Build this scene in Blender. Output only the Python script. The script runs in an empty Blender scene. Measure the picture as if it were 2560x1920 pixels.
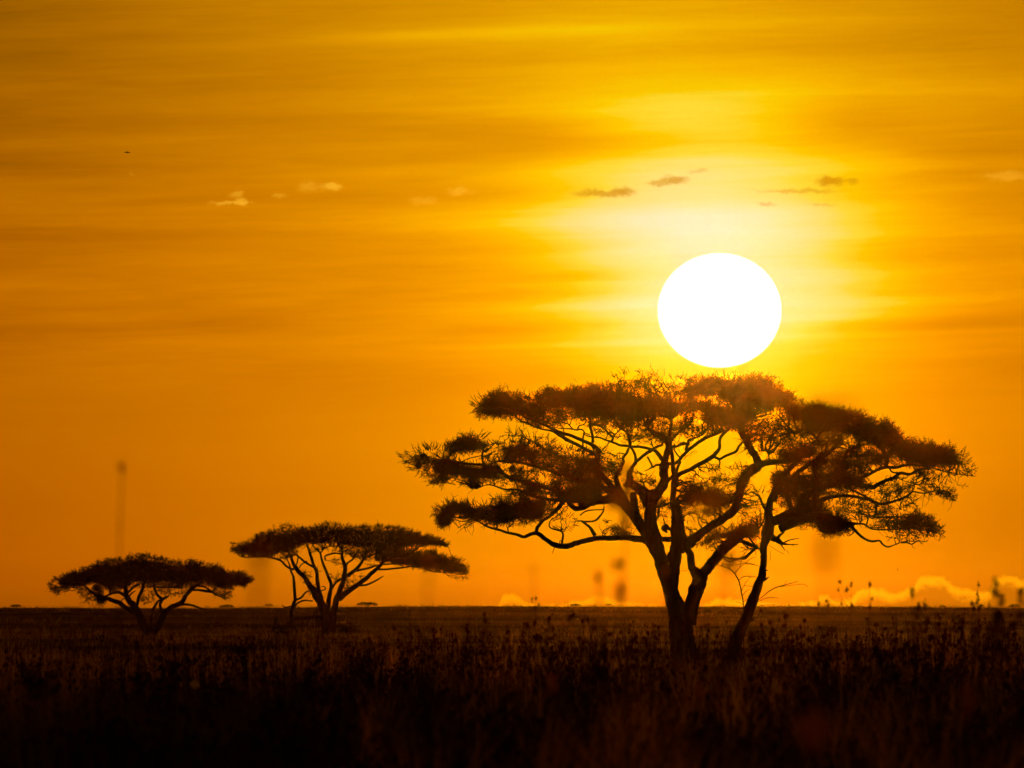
import bpy, math, random
import numpy as np
from mathutils import Vector

# ------------------------------------------------------------------ camera, sky, sun
scene = bpy.context.scene
col = scene.collection
F = 33320.0              # focal length in pixels of the 2560 px wide frame
CAM_H = 2.2
PITCH = math.atan2(557.0, F)
cam_d = bpy.data.cameras.new("camera")
cam = bpy.data.objects.new("camera", cam_d)
col.objects.link(cam)
cam.location = (0, 0, CAM_H)
cam.rotation_euler = (math.pi / 2 + PITCH, 0, 0)
cam_d.sensor_width = 36.0
cam_d.lens = 36.0 * F / 2560.0
cam_d.clip_start = 0.5
cam_d.clip_end = 90000
cam_d.dof.use_dof = True
cam_d.dof.focus_distance = 640.0
cam_d.dof.aperture_fstop = 6.3
scene.camera = cam

SUN_X, SUN_Y = 1799.0, 776.0
SUN_AZ = (SUN_X - 1280.0) / F
SUN_EL = (1517.0 - SUN_Y) / F
scene.view_settings.view_transform = 'Standard'
scene.view_settings.look = 'None'
scene.view_settings.exposure = 0.0
scene.view_settings.gamma = 1.0
cy = scene.cycles
cy.max_bounces = 6
cy.diffuse_bounces = 2
cy.transmission_bounces = 3
cy.transparent_max_bounces = 8
cy.volume_bounces = 1
cy.use_denoising = True
cy.sample_clamp_indirect = 4.0


def s2l(c):
    return tuple(((v / 255.0) / 12.92 if v / 255.0 <= 0.04045 else ((v / 255.0 + 0.055) / 1.055) ** 2.4) for v in c)


class N:
    """a number inside a node tree"""
    tree = None

    def __init__(self, s):
        self.s = s

    @staticmethod
    def math(op, *a):
        n = N.tree.nodes.new('ShaderNodeMath')
        n.operation = op
        for i, v in enumerate(a):
            if isinstance(v, N):
                N.tree.links.new(v.s, n.inputs[i])
            else:
                n.inputs[i].default_value = v
        return N(n.outputs[0])

    def __add__(s, o): return N.math('ADD', s, o)
    def __radd__(s, o): return N.math('ADD', o, s)
    def __sub__(s, o): return N.math('SUBTRACT', s, o)
    def __rsub__(s, o): return N.math('SUBTRACT', o, s)
    def __mul__(s, o): return N.math('MULTIPLY', s, o)
    def __rmul__(s, o): return N.math('MULTIPLY', o, s)
    def __truediv__(s, o): return N.math('DIVIDE', s, o)


def nexp(a): return N.math('EXPONENT', a)


def smooth(a, lo, hi):
    n = N.tree.nodes.new('ShaderNodeMapRange')
    n.interpolation_type = 'SMOOTHSTEP'
    N.tree.links.new(a.s, n.inputs[0])
    n.inputs[1].default_value = lo
    n.inputs[2].default_value = hi
    return N(n.outputs[0])


def gauss(u, v, cu, cv, su, sv):
    a = (u - cu) * (1.0 / su)
    b = (v - cv) * (1.0 / sv)
    return nexp(N.math('MULTIPLY', a * a + b * b, -1.0))


def noise(u, v, fu, fv, detail=3.0, rough=0.5, seed=0.0, dist=0.0):
    c = N.tree.nodes.new('ShaderNodeCombineXYZ')
    N.tree.links.new((u * fu).s, c.inputs[0])
    N.tree.links.new((v * fv).s, c.inputs[1])
    c.inputs[2].default_value = seed
    n = N.tree.nodes.new('ShaderNodeTexNoise')
    n.inputs['Scale'].default_value = 1.0
    n.inputs['Detail'].default_value = detail
    n.inputs['Roughness'].default_value = rough
    n.inputs['Distortion'].default_value = dist
    N.tree.links.new(c.outputs[0], n.inputs['Vector'])
    return N(n.outputs[0]) - 0.5


def mixc(f, a, b, mode='MIX'):
    n = N.tree.nodes.new('ShaderNodeMix')
    n.data_type = 'RGBA'
    n.blend_type = mode
    n.clamp_factor = True
    for k, v in ((0, f), (6, a), (7, b)):
        if isinstance(v, N):
            N.tree.links.new(v.s, n.inputs[k])
        elif isinstance(v, (int, float)):
            n.inputs[k].default_value = v
        else:
            n.inputs[k].default_value = (*v, 1.0)
    return N(n.outputs[2])


def build_world():
    w = bpy.data.worlds.new("World")
    scene.world = w
    w.use_nodes = True
    nt = w.node_tree
    nt.nodes.clear()
    N.tree = nt
    tc = nt.nodes.new('ShaderNodeTexCoord')
    sep = nt.nodes.new('ShaderNodeSeparateXYZ')
    nt.links.new(tc.outputs['Generated'], sep.inputs[0])
    X, Y, Z = (N(sep.outputs[i]) for i in range(3))
    az = N.math('ARCTAN2', X, Y)
    el = N.math('ARCSINE', Z)
    # sky directions counted in 1/33320 rad: u to the right, v downwards from 26 deg/10
    u = az * F + 1280.0
    v = 1517.0 - el * F
    dv = v - SUN_Y
    below = smooth(v, SUN_Y - 100, SUN_Y + 500)
    t = 0.062 - 0.09 * gauss(u, v, -200, -100, 1100, 700) + 0.41 * gauss(u, v, SUN_X - 150, SUN_Y - 60, 1550, 1500)
    # the halo is narrower below the sun, wider above
    t = t + 0.29 * gauss(u, v, SUN_X - 40, SUN_Y - 130, 600, 600)
    t = t + 0.16 * gauss(u, v, SUN_X, SUN_Y, 330, 330)
    t = t + 0.10 * gauss(u, v, 1790, 575, 430, 62) + 0.14 * gauss(u, v, 1810, 740, 400, 150)
    t = t + 0.155 * gauss(u, v, 1740, 460, 450, 220) + 0.09 * gauss(u, v, 1720, 565, 480, 42)
    t = t + 0.08 * gauss(u, v, 1500, 90, 700, 90)
    t = t - 0.05 * gauss(u, v, 1800, 1330, 900, 160) - 0.22 * smooth(v, 1380, 1515) * gauss(u, v, 1750, 1500, 1500, 400)
    # thin high cloud drawn out in streaks
    high = 1.0 - 0.88 * smooth(v, 800, 1080)
    vt = v + 0.035 * (u - 1280.0)
    s1 = noise(u, vt, 1 / 1500.0, 1 / 105.0, 3, 0.5, 3.1, 0.6)
    s2 = noise(u, vt, 1 / 620.0, 1 / 26.0, 4, 0.55, 7.7, 0.8)
    s4 = noise(u, v + 0.02 * u, 1 / 240.0, 1 / 20.0, 6, 0.62, 17.0, 1.6)
    s3 = noise(u, v, 1 / 900.0, 1 / 300.0, 2, 0.5, 1.3, 0.0)
    t = t + high * (0.29 * s1 + 0.10 * s2 + 0.09 * s4) + 0.10 * s3
    for (cu, cv, su, sv, a) in [
            (1450, 350, 330, 40, -0.16), (1330, 310, 260, 24, -0.05), (1330, 820, 260, 16, -0.10),
            (1480, 690, 240, 22, -0.12), (1420, 765, 300, 14, 0.08), (1420, 735, 260, 16, -0.08),
            (2330, 815, 260, 22, -0.10), (2100, 790, 260, 12, 0.09), (2250, 640, 200, 60, -0.05),
            (2130, 300, 170, 60, -0.10), (1650, 300, 260, 60, 0.10), (1500, 858, 420, 9, 0.07),
            (1250, 80, 500, 14, 0.10), (1350, 170, 420, 16, 0.06), (1900, 120, 500, 40, -0.08),
            (2420, 400, 160, 60, -0.06), (2180, 690, 240, 26, 0.08), (2240, 760, 260, 14, 0.07), (1800, 930, 800, 70, -0.06), (2400, 830, 300, 8, 0.06), (950, 430, 300, 18, 0.04),
            (1250, 480, 280, 34, -0.07), (1250, 560, 380, 26, 0.05)]:
        t = t + a * gauss(u, vt, cu, cv + 0.035 * (cu - 1280), su, sv)
    ramp = nt.nodes.new('ShaderNodeValToRGB')
    cr = ramp.color_ramp
    stops = [(0.0, (118, 62, 0)), (0.14, (172, 92, 0)), (0.30, (206, 117, 0)), (0.46, (234, 142, 0)), (0.60, (252, 166, 0)),
             (0.72, (255, 190, 2)), (0.82, (255, 206, 56)), (0.91, (253, 213, 112)), (1.05, (251, 219, 155)), (1.2, (250, 226, 196))]
    while len(cr.elements) < len(stops):
        cr.elements.new(0.5)
    for e, (p, c) in zip(cr.elements, stops):
        e.position = p / 1.2
        e.color = (*s2l(c), 1.0)
    t = t * (1 / 1.2)
    nt.links.new(t.s, ramp.inputs[0])
    c = N(ramp.outputs[0])
    # higher up the sky is more golden, low down more orange
    c = mixc(smooth(v, 950, -100), c, (0.84, 1.14, 1.0), 'MULTIPLY')
    c = mixc(smooth(v, 900, 1400) * smooth(u, 1100, 100), c, (1.0, 0.86, 1.0), 'MULTIPLY')
    # small scattered clouds, lit on the left, dark in front of the glow
    wu = 62.0 * noise(u, v, 1 / 34.0, 1 / 22.0, 5, 0.65, 5.0)
    wv = 34.0 * noise(u, v, 1 / 30.0, 1 / 20.0, 5, 0.65, 9.0)
    pu, pv = u + wu, v + wv
    for (cu, cv, su, sv, a, tone) in [
            (1500, 484, 62, 9, 0.75, 0), (1560, 478, 26, 12, 0.8, 0), (1645, 458, 24, 8, 0.6, 0), (1685, 450, 30, 10, 0.75, 0),
            (1745, 428, 20, 6, 0.35, 0), (2075, 453, 34, 12, 0.9, 0), (2130, 455, 18, 7, 0.6, 0), (2000, 478, 90, 6, 0.5, 0),
            (1915, 511, 18, 5, 0.4, 0), (2060, 512, 30, 5, 0.3, 0),
            (580, 509, 46, 5, 0.6, 1), (606, 504, 13, 8, 0.6, 1), (592, 487, 14, 10, 0.4, 1), (770, 465, 22, 14, 0.3, 1),
            (828, 467, 25, 10, 0.75, 1), (698, 492, 14, 5, 0.3, 1), (1150, 480, 30, 9, 0.5, 1), (1060, 502, 30, 11, 0.3, 1),
            (2515, 440, 55, 11, 0.4, 1), (330, 437, 6, 3, 0.15, 1)]:
        f = smooth(gauss(pu, pv, cu, cv, su * 1.15, sv * 1.1), 0.08, 0.9) * a
        c = mixc(f, c, s2l((208, 142, 8)) if tone == 0 else s2l((249, 180, 38)))
    # cumulus bank on the horizon: bright ragged rim, duller body
    cur = nt.nodes.new('ShaderNodeFloatCurve')
    mp = cur.mapping.curves[0]
    top = [(1180, 0), (1245, 8), (1262, 38), (1290, 34), (1325, 14), (1400, 10), (1430, 20), (1480, 26), (1500, 34), (1530, 22),
           (1600, 12), (1700, 6), (1770, 16), (1810, 26), (1860, 20), (1950, 14), (2040, 18), (2056, 34), (2090, 22), (2130, 26),
           (2150, 48), (2205, 50), (2228, 40), (2260, 46), (2290, 66), (2325, 82), (2370, 68), (2410, 48), (2470, 44), (2484, 74),
           (2515, 84), (2545, 74), (2600, 60), (2700, 40)]
    x0, x1 = 1100.0, 2800.0
    pts = [((x - x0) / (x1 - x0), y / 100.0) for x, y in top]
    mp.points[0].location = (0, 0)
    mp.points[1].location = (1, 0)
    for p in pts:
        mp.points.new(*p)
    cur.mapping.update()
    ragged = 40.0 * noise(u, v, 1 / 30.0, 1 / 22.0, 6, 0.72, 2.0)
    un = ((u + 22.0 * noise(u, v, 1 / 30.0, 1 / 22.0, 3, 0.6, 12.0)) - x0) / (x1 - x0)
    nt.links.new(un.s, cur.inputs['Value'])
    h = N(cur.outputs[0]) * 100.0
    depth = h + ragged - (1517.0 - v)
    inside = smooth(depth, 0.0, 12.0) * smooth(h, 1.0, 8.0) * smooth(u, 1180, 1230)
    body = smooth(depth + 34.0 * noise(u, v, 1 / 60.0, 1 / 26.0, 5, 0.65, 4.0), 13.0, 40.0)
    rim = mixc(smooth(u, 1300, 2300), s2l((228, 140, 0)), s2l((246, 158, 6)))
    bod = mixc(smooth(u, 1300, 2200), s2l((205, 118, 0)), s2l((150, 88, 0)))
    c = mixc(inside * 0.85, c, mixc(body, rim, bod))
    # dim the sky far away from the sun and below the horizon
    d = N.math('SQRT', (u - SUN_X) * (u - SUN_X) + dv * dv)
    fall = 1.0 - 0.985 * smooth(d, 2600, 16000)
    fall = fall * (1.0 - 0.9 * smooth(v, 1530, 2600))
    c = mixc(1.0, c, N(comb3(fall)), 'MULTIPLY')
    # physical sky for the rest of the dome
    sky = nt.nodes.new('ShaderNodeTexSky')
    sky.sky_type = 'NISHITA'
    sky.sun_disc = False
    sky.sun_elevation = SUN_EL
    sky.sun_rotation = SUN_AZ
    sky.dust_density = 4.0
    c = mixc(1.0, c, mixc(1.0, N(sky.outputs[0]), (0.006, 0.004, 0.0012), 'MULTIPLY'), 'ADD')
    # the disc, flattened by refraction near the horizon
    a = (u - SUN_X) * (1 / 154.5)
    b = (v - SUN_Y) * (1 / 143.0)
    r = N.math('SQRT', a * a + b * b)
    disc = 1.0 - smooth(r, 0.975, 1.015)
    c = mixc(disc, c, (1.5, 1.5, 1.5))
    bg = nt.nodes.new('ShaderNodeBackground')
    nt.links.new(c.s, bg.inputs[0])
    bg.inputs[1].default_value = 1.0
    out = nt.nodes.new('ShaderNodeOutputWorld')
    nt.links.new(bg.outputs[0], out.inputs[0])
    w.cycles.sampling_method = 'MANUAL'
    w.cycles.sample_map_resolution = 4096


def comb3(a):
    n = N.tree.nodes.new('ShaderNodeCombineColor')
    for i in range(3):
        N.tree.links.new(a.s, n.inputs[i])
    return n.outputs[0]


build_world()

SUN_E = 0.72
HAZE_D = 2.2e-6
HAZE_G = 0.993
sl = bpy.data.lights.new("sun", 'SUN')
sl.energy = SUN_E
sl.angle = math.radians(0.5)
sl.color = (1.0, 0.23, 0.003)
so = bpy.data.objects.new("sun", sl)
col.objects.link(so)
sd = Vector((math.sin(SUN_AZ) * math.cos(SUN_EL), math.cos(SUN_AZ) * math.cos(SUN_EL), math.sin(SUN_EL)))
so.rotation_euler = sd.to_track_quat('Z', 'Y').to_euler()
so.location = (0, 0, 60)

# ------------------------------------------------------------------ helpers
rng = np.random.default_rng(11)
random.seed(5)
CP, SP = math.cos(PITCH), math.sin(PITCH)


def at(x, y, D):
    """point at distance D (metres along +Y) seen at photo pixel x, y; arrays allowed"""
    a = (np.asarray(x, float) - 1280.0) / F
    b = (960.0 - np.asarray(y, float)) / F
    wy = CP - b * SP
    wz = SP + b * CP
    t = D / wy
    return np.stack(np.broadcast_arrays(a * t, wy * t, CAM_H + wz * t), -1)


def mesh_obj(name, verts, faces, mat, parent=None, smooth_sh=True):
    """verts (n,3) array; faces: list of arrays (m,3) or (m,4)"""
    me = bpy.data.meshes.new(name)
    verts = np.asarray(verts, np.float32)
    fl = [np.asarray(f, np.int32) for f in faces if len(f)]
    nl = sum(f.size for f in fl)
    nf = sum(len(f) for f in fl)
    me.vertices.add(len(verts))
    me.vertices.foreach_set('co', verts.ravel())
    me.loops.add(nl)
    me.polygons.add(nf)
    me.loops.foreach_set('vertex_index', np.concatenate([f.ravel() for f in fl]))
    st, k = [], 0
    for f in fl:
        st.append(k + np.arange(len(f)) * f.shape[1])
        k += f.size
    me.polygons.foreach_set('loop_start', np.concatenate(st).astype(np.int32))
    me.update(calc_edges=True)
    me.validate()
    if smooth_sh:
        me.polygons.foreach_set('use_smooth', np.ones(len(me.polygons), bool))
    me.materials.append(mat)
    o = bpy.data.objects.new(name, me)
    col.objects.link(o)
    if parent is not None:
        o.parent = parent
        o.matrix_parent_inverse = parent.matrix_world.inverted() if False else o.matrix_parent_inverse
    return o


def thing(name, loc, label, cat, group=None):
    o = bpy.data.objects.new(name, None)
    o.location = loc
    o.empty_display_size = 0.3
    col.objects.link(o)
    o['label'] = label
    o['category'] = cat
    if group:
        o['group'] = group
    return o


class Geo:
    def __init__(self):
        self.v, self.q, self.t, self.n = [], [], [], 0

    def add(self, v, q=None, t=None):
        v = np.asarray(v, float).reshape(-1, 3)
        if q is not None and len(q):
            self.q.append(np.asarray(q, int) + self.n)
        if t is not None and len(t):
            self.t.append(np.asarray(t, int) + self.n)
        self.v.append(v)
        self.n += len(v)

    def obj(self, name, mat, parent=None, sm=True, origin=(0, 0, 0)):
        V = np.concatenate(self.v) - np.asarray(origin, float)
        fs = []
        if self.q:
            fs.append(np.concatenate(self.q))
        if self.t:
            fs.append(np.concatenate(self.t))
        return mesh_obj(name, V, fs, mat, parent, sm)


def tube(geo, P, R, sides=7, cap=True):
    P = np.asarray(P, float)
    R = np.asarray(R, float)
    n = len(P)
    T = np.gradient(P, axis=0)
    T /= np.linalg.norm(T, axis=1)[:, None] + 1e-12
    ref = np.array([0.0, 1.0, 0.0])
    A = np.cross(T, ref)
    bad = np.linalg.norm(A, axis=1) < 0.05
    A[bad] = np.cross(T[bad], [1.0, 0, 0])
    A /= np.linalg.norm(A, axis=1)[:, None]
    B = np.cross(T, A)
    ang = np.arange(sides) * 2 * math.pi / sides
    ring = A[:, None, :] * np.cos(ang)[None, :, None] + B[:, None, :] * np.sin(ang)[None, :, None]
    V = P[:, None, :] + ring * R[:, None, None]
    i = np.arange(n - 1)[:, None] * sides
    j = np.arange(sides)[None, :]
    j2 = (j + 1) % sides
    q = np.stack([i + j, i + j2, i + sides + j2, i + sides + j], -1).reshape(-1, 4)
    base = len(V.reshape(-1, 3))
    Vv = np.concatenate([V.reshape(-1, 3), P[:1], P[-1:]])
    tt = []
    if cap:
        for k in range(sides):
            tt.append((base, (k + 1) % sides, k))
            tt.append((base + 1, (n - 1) * sides + k, (n - 1) * sides + (k + 1) % sides))
    geo.add(Vv, q, tt)


def catmull(P, sub):
    P = np.asarray(P, float)
    if len(P) < 3:
        k = np.linspace(0, 1, sub * (len(P) - 1) + 1)[:, None]
        return P[0] * (1 - k) + P[-1] * k
    Q = np.vstack([2 * P[0] - P[1], P, 2 * P[-1] - P[-2]])
    out = []
    for i in range(1, len(Q) - 2):
        for s in np.arange(sub) / sub:
            a, b, c, d = Q[i - 1], Q[i], Q[i + 1], Q[i + 2]
            out.append(0.5 * ((2 * b) + (-a + c) * s + (2 * a - 5 * b + 4 * c - d) * s * s + (-a + 3 * b - 3 * c + d) * s ** 3))
    out.append(Q[-2])
    return np.array(out)


# ------------------------------------------------------------------ materials
def mat_new(name):
    m = bpy.data.materials.new(name)
    m.use_nodes = True
    nt = m.node_tree
    nt.nodes.clear()
    return m, nt


def mat_bark(name, c1, c2, scale):
    m, nt = mat_new(name)
    o = nt.nodes.new('ShaderNodeOutputMaterial')
    b = nt.nodes.new('ShaderNodeBsdfPrincipled')
    tc = nt.nodes.new('ShaderNodeTexCoord')
    mp = nt.nodes.new('ShaderNodeMapping')
    mp.inputs['Scale'].default_value = (scale, scale, scale * 0.25)
    n = nt.nodes.new('ShaderNodeTexNoise')
    n.inputs['Scale'].default_value = 3.0
    n.inputs['Detail'].default_value = 6
    r = nt.nodes.new('ShaderNodeValToRGB')
    r.color_ramp.elements[0].color = (*c1, 1)
    r.color_ramp.elements[1].color = (*c2, 1)
    r.color_ramp.elements[0].position = 0.35
    r.color_ramp.elements[1].position = 0.65
    bp = nt.nodes.new('ShaderNodeBump')
    bp.inputs['Strength'].default_value = 0.6
    bp.inputs['Distance'].default_value = 0.04
    L = nt.links.new
    L(tc.outputs['Object'], mp.inputs[0])
    L(mp.outputs[0], n.inputs['Vector'])
    L(n.outputs[0], r.inputs[0])
    L(n.outputs[0], bp.inputs['Height'])
    L(r.outputs[0], b.inputs['Base Color'])
    L(bp.outputs[0], b.inputs['Normal'])
    b.inputs['Roughness'].default_value = 0.95
    b.inputs['Specular IOR Level'].default_value = 0.1
    L(b.outputs[0], o.inputs[0])
    return m


def mat_leaf(name, c1, c2, scale, trans, tcol):
    m, nt = mat_new(name)
    L = nt.links.new
    o = nt.nodes.new('ShaderNodeOutputMaterial')
    d = nt.nodes.new('ShaderNodeBsdfDiffuse')
    tr = nt.nodes.new('ShaderNodeBsdfTranslucent')
    mx = nt.nodes.new('ShaderNodeMixShader')
    tc = nt.nodes.new('ShaderNodeTexCoord')
    n = nt.nodes.new('ShaderNodeTexNoise')
    n.inputs['Scale'].default_value = scale
    n.inputs['Detail'].default_value = 3
    r = nt.nodes.new('ShaderNodeValToRGB')
    r.color_ramp.elements[0].color = (*c1, 1)
    r.color_ramp.elements[1].color = (*c2, 1)
    r.color_ramp.elements[0].position = 0.4
    r.color_ramp.elements[1].position = 0.62
    mc = nt.nodes.new('ShaderNodeMix')
    mc.data_type = 'RGBA'
    mc.blend_type = 'MULTIPLY'
    mc.inputs[0].default_value = 1.0
    mc.inputs[7].default_value = (*tcol, 1)
    L(tc.outputs['Object'], n.inputs['Vector'])
    L(n.outputs[0], r.inputs[0])
    L(r.outputs[0], d.inputs[0])
    L(r.outputs[0], mc.inputs[6])
    L(mc.outputs[2], tr.inputs[0])
    mx.inputs[0].default_value = trans
    L(d.outputs[0], mx.inputs[1])
    L(tr.outputs[0], mx.inputs[2])
    L(mx.outputs[0], o.inputs[0])
    return m


M_bark = mat_bark("acacia_bark", (0.03, 0.02, 0.013), (0.075, 0.05, 0.032), 1.5)
M_leaf = mat_leaf("acacia_leaf", (0.022, 0.026, 0.011), (0.042, 0.042, 0.017), 2.0, 0.05, (1.0, 0.8, 0.5))
M_dead = mat_bark("dead_wood", (0.05, 0.035, 0.025), (0.12, 0.09, 0.06), 2.0)
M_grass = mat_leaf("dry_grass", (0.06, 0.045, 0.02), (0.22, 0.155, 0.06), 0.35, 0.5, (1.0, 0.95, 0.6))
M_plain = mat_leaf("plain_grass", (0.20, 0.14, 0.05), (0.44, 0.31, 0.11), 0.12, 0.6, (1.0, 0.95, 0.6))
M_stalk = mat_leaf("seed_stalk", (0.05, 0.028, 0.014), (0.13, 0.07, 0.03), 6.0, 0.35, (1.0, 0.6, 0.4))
M_straw = mat_leaf("straw_highlight", (0.60, 0.34, 0.12), (0.85, 0.58, 0.25), 1.5, 0.75, (1.0, 0.8, 0.5))  # backlit highlights of the grass put into a paler colour
M_awn = mat_leaf("backlit_awn_tint", (0.78, 0.38, 0.12), (0.92, 0.52, 0.2), 6.0, 0.85, (1.0, 0.8, 0.5))  # bright orange colour stands in for strong sun glowing through the stalks
M_nest = mat_bark("woven_grass", (0.05, 0.035, 0.02), (0.13, 0.09, 0.04), 9.0)
M_petal = mat_leaf("white_petal", (0.75, 0.72, 0.6), (0.85, 0.82, 0.75), 20.0, 0.6, (1, 1, 1))
M_feather = mat_bark("dark_feather", (0.02, 0.016, 0.014), (0.05, 0.04, 0.035), 20.0)


def mat_ground():
    m, nt = mat_new("savanna_soil")
    L = nt.links.new
    o = nt.nodes.new('ShaderNodeOutputMaterial')
    b = nt.nodes.new('ShaderNodeBsdfDiffuse')
    tc = nt.nodes.new('ShaderNodeTexCoord')
    n = nt.nodes.new('ShaderNodeTexNoise')
    n.inputs['Scale'].default_value = 0.02
    n.inputs['Detail'].default_value = 8
    r = nt.nodes.new('ShaderNodeValToRGB')
    r.color_ramp.elements[0].color = (0.06, 0.045, 0.02, 1)
    r.color_ramp.elements[1].color = (0.15, 0.10, 0.045, 1)
    r.color_ramp.elements[0].position = 0.38
    r.color_ramp.elements[1].position = 0.62
    L(tc.outputs['Object'], n.inputs['Vector'])
    L(n.outputs[0], r.inputs[0])
    L(r.outputs[0], b.inputs[0])
    L(b.outputs[0], o.inputs[0])
    return m


# ------------------------------------------------------------------ ground
def ground_z(x, y):
    x = np.asarray(x, float)
    y = np.asarray(y, float)
    k = np.clip((y - 1050.0) / 450.0, 0, 1)
    k = k * k * (3 - 2 * k)
    z = 2.12 * k
    k2 = np.clip((y - 1600.0) / 1200.0, 0, 1)
    z = z - 3.0 * k2 * k2 * (3 - 2 * k2)
    z = z + k * (0.10 * np.sin(x * 0.045 + 1.0) + 0.05 * np.sin(x * 0.13 + y * 0.01))
    bump = 0.05 * np.sin(x * 0.11 + 0.6) * np.sin(y * 0.031)
    return z + bump * np.clip((1000.0 - y) / 300.0, 0, 1)


ys = np.concatenate([np.linspace(-300, 0, 7), np.linspace(15, 1000, 90), np.linspace(1008, 1700, 90), np.linspace(1760, 3000, 24),
                     np.geomspace(3300, 6000, 8)])
xs_ = np.concatenate([-np.geomspace(4500, 130, 12), np.linspace(-120, 120, 121), np.geomspace(130, 4500, 12)])
GX, GY = np.meshgrid(xs_, ys)
gv = np.stack([GX, GY, ground_z(GX, GY)], -1).reshape(-1, 3)
nx = len(xs_)
ii = (np.arange(len(ys) - 1)[:, None] * nx + np.arange(nx - 1)[None, :]).ravel()
gq = np.stack([ii, ii + 1, ii + nx + 1, ii + nx], -1)
g = mesh_obj("ground", gv, [gq], mat_ground())
g['kind'] = 'structure'

# ------------------------------------------------------------------ grass (nobody could count it)


def blades(geo, x, y, h, w, lean, segs=2):
    """curved tapering blades as flat strips with random facing"""
    n = len(x)
    z = ground_z(x, y) - 0.03
    th = rng.uniform(0, 2 * math.pi, n)
    la = rng.uniform(0, 2 * math.pi, n)
    wx, wy = np.cos(th) * w / 2, np.sin(th) * w / 2 * 0.6
    wx = np.where(np.abs(wx) < w * 0.2, w * 0.2 * np.sign(wx + 1e-9), wx)
    rows = []
    for k in range(segs + 1):
        s = k / segs
        cx = x + np.cos(la) * lean * h * s * s
        cyy = y + np.sin(la) * lean * h * s * s
        cz = z + h * (s - 0.12 * lean * s * s)
        f = (1 - s) ** 0.6 if k < segs else 0.0
        if k < segs:
            rows.append(np.stack([cx - wx * f, cyy - wy * f, cz], -1))
            rows.append(np.stack([cx + wx * f, cyy + wy * f, cz], -1))
        else:
            rows.append(np.stack([cx, cyy, cz], -1))
    V = np.stack(rows, 1)           # n, 2*segs+1, 3
    m = V.shape[1]
    base = np.arange(n) * m
    q = []
    for k in range(segs - 1):
        a = base + 2 * k
        q.append(np.stack([a, a + 1, a + 3, a + 2], -1))
    a = base + 2 * (segs - 1)
    t = np.stack([a, a + 1, a + 2], -1)
    geo.add(V.reshape(-1, 3), np.concatenate(q) if q else None, t)


def field(n_tufts, per, d0, d1, hmin, hmax, w, spread, lean, power=1.0, side=1.35, clump=0.0):
    D = d0 + (d1 - d0) * rng.random(n_tufts) ** power
    X = (rng.random(n_tufts) * 2 - 1) * (D * 0.0384 * side + 3)
    if clump > 0:
        f = np.sin(X * 0.9 + 2 * np.sin(D * 0.11)) * np.sin(D * 0.21 + 1.7 * np.sin(X * 0.6)) + 0.5 * np.sin(X * 0.23 + D * 0.05)
        keep = rng.random(n_tufts) < np.clip(0.55 + clump * f, 0.05, 1)
        D, X = D[keep], X[keep]
        H = rng.uniform(hmin, hmax, len(D)) * (1 + 0.25 * clump * f[keep])
    else:
        H = rng.uniform(hmin, hmax, len(D))
    D = np.repeat(D, per) + rng.normal(0, spread, len(D) * per)
    X = np.repeat(X, per) + rng.normal(0, spread, len(X) * per)
    H = np.repeat(H, per) * rng.uniform(0.55, 1.15, len(X))
    ok = ~((D < 152) & (np.abs(X + 0.0238 * D) < 0.22) & (H > 0.8))
    X, D, H = X[ok], D[ok], H[ok]
    return X, D, H, np.full(len(X), w) * rng.uniform(0.6, 1.4, len(X)), rng.uniform(0.1, lean, len(X))


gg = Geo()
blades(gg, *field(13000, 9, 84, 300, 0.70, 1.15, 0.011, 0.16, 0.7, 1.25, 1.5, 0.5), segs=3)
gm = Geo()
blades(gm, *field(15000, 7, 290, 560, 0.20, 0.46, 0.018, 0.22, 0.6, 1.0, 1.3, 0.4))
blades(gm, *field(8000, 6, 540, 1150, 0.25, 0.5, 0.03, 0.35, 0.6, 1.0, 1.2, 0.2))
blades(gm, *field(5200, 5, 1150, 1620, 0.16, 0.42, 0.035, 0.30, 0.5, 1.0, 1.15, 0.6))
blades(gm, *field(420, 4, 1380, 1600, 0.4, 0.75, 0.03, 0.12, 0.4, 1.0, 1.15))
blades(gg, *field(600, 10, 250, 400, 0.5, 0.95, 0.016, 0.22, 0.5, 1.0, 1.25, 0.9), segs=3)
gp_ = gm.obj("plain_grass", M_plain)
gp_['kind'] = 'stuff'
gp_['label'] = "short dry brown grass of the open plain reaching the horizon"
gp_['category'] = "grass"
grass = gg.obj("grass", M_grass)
grass['kind'] = 'stuff'
grass['label'] = "tall dark grass filling the foreground"
grass['category'] = "grass"

# seed-headed stems standing out of the grass, too many to count
sg = Geo()


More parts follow.
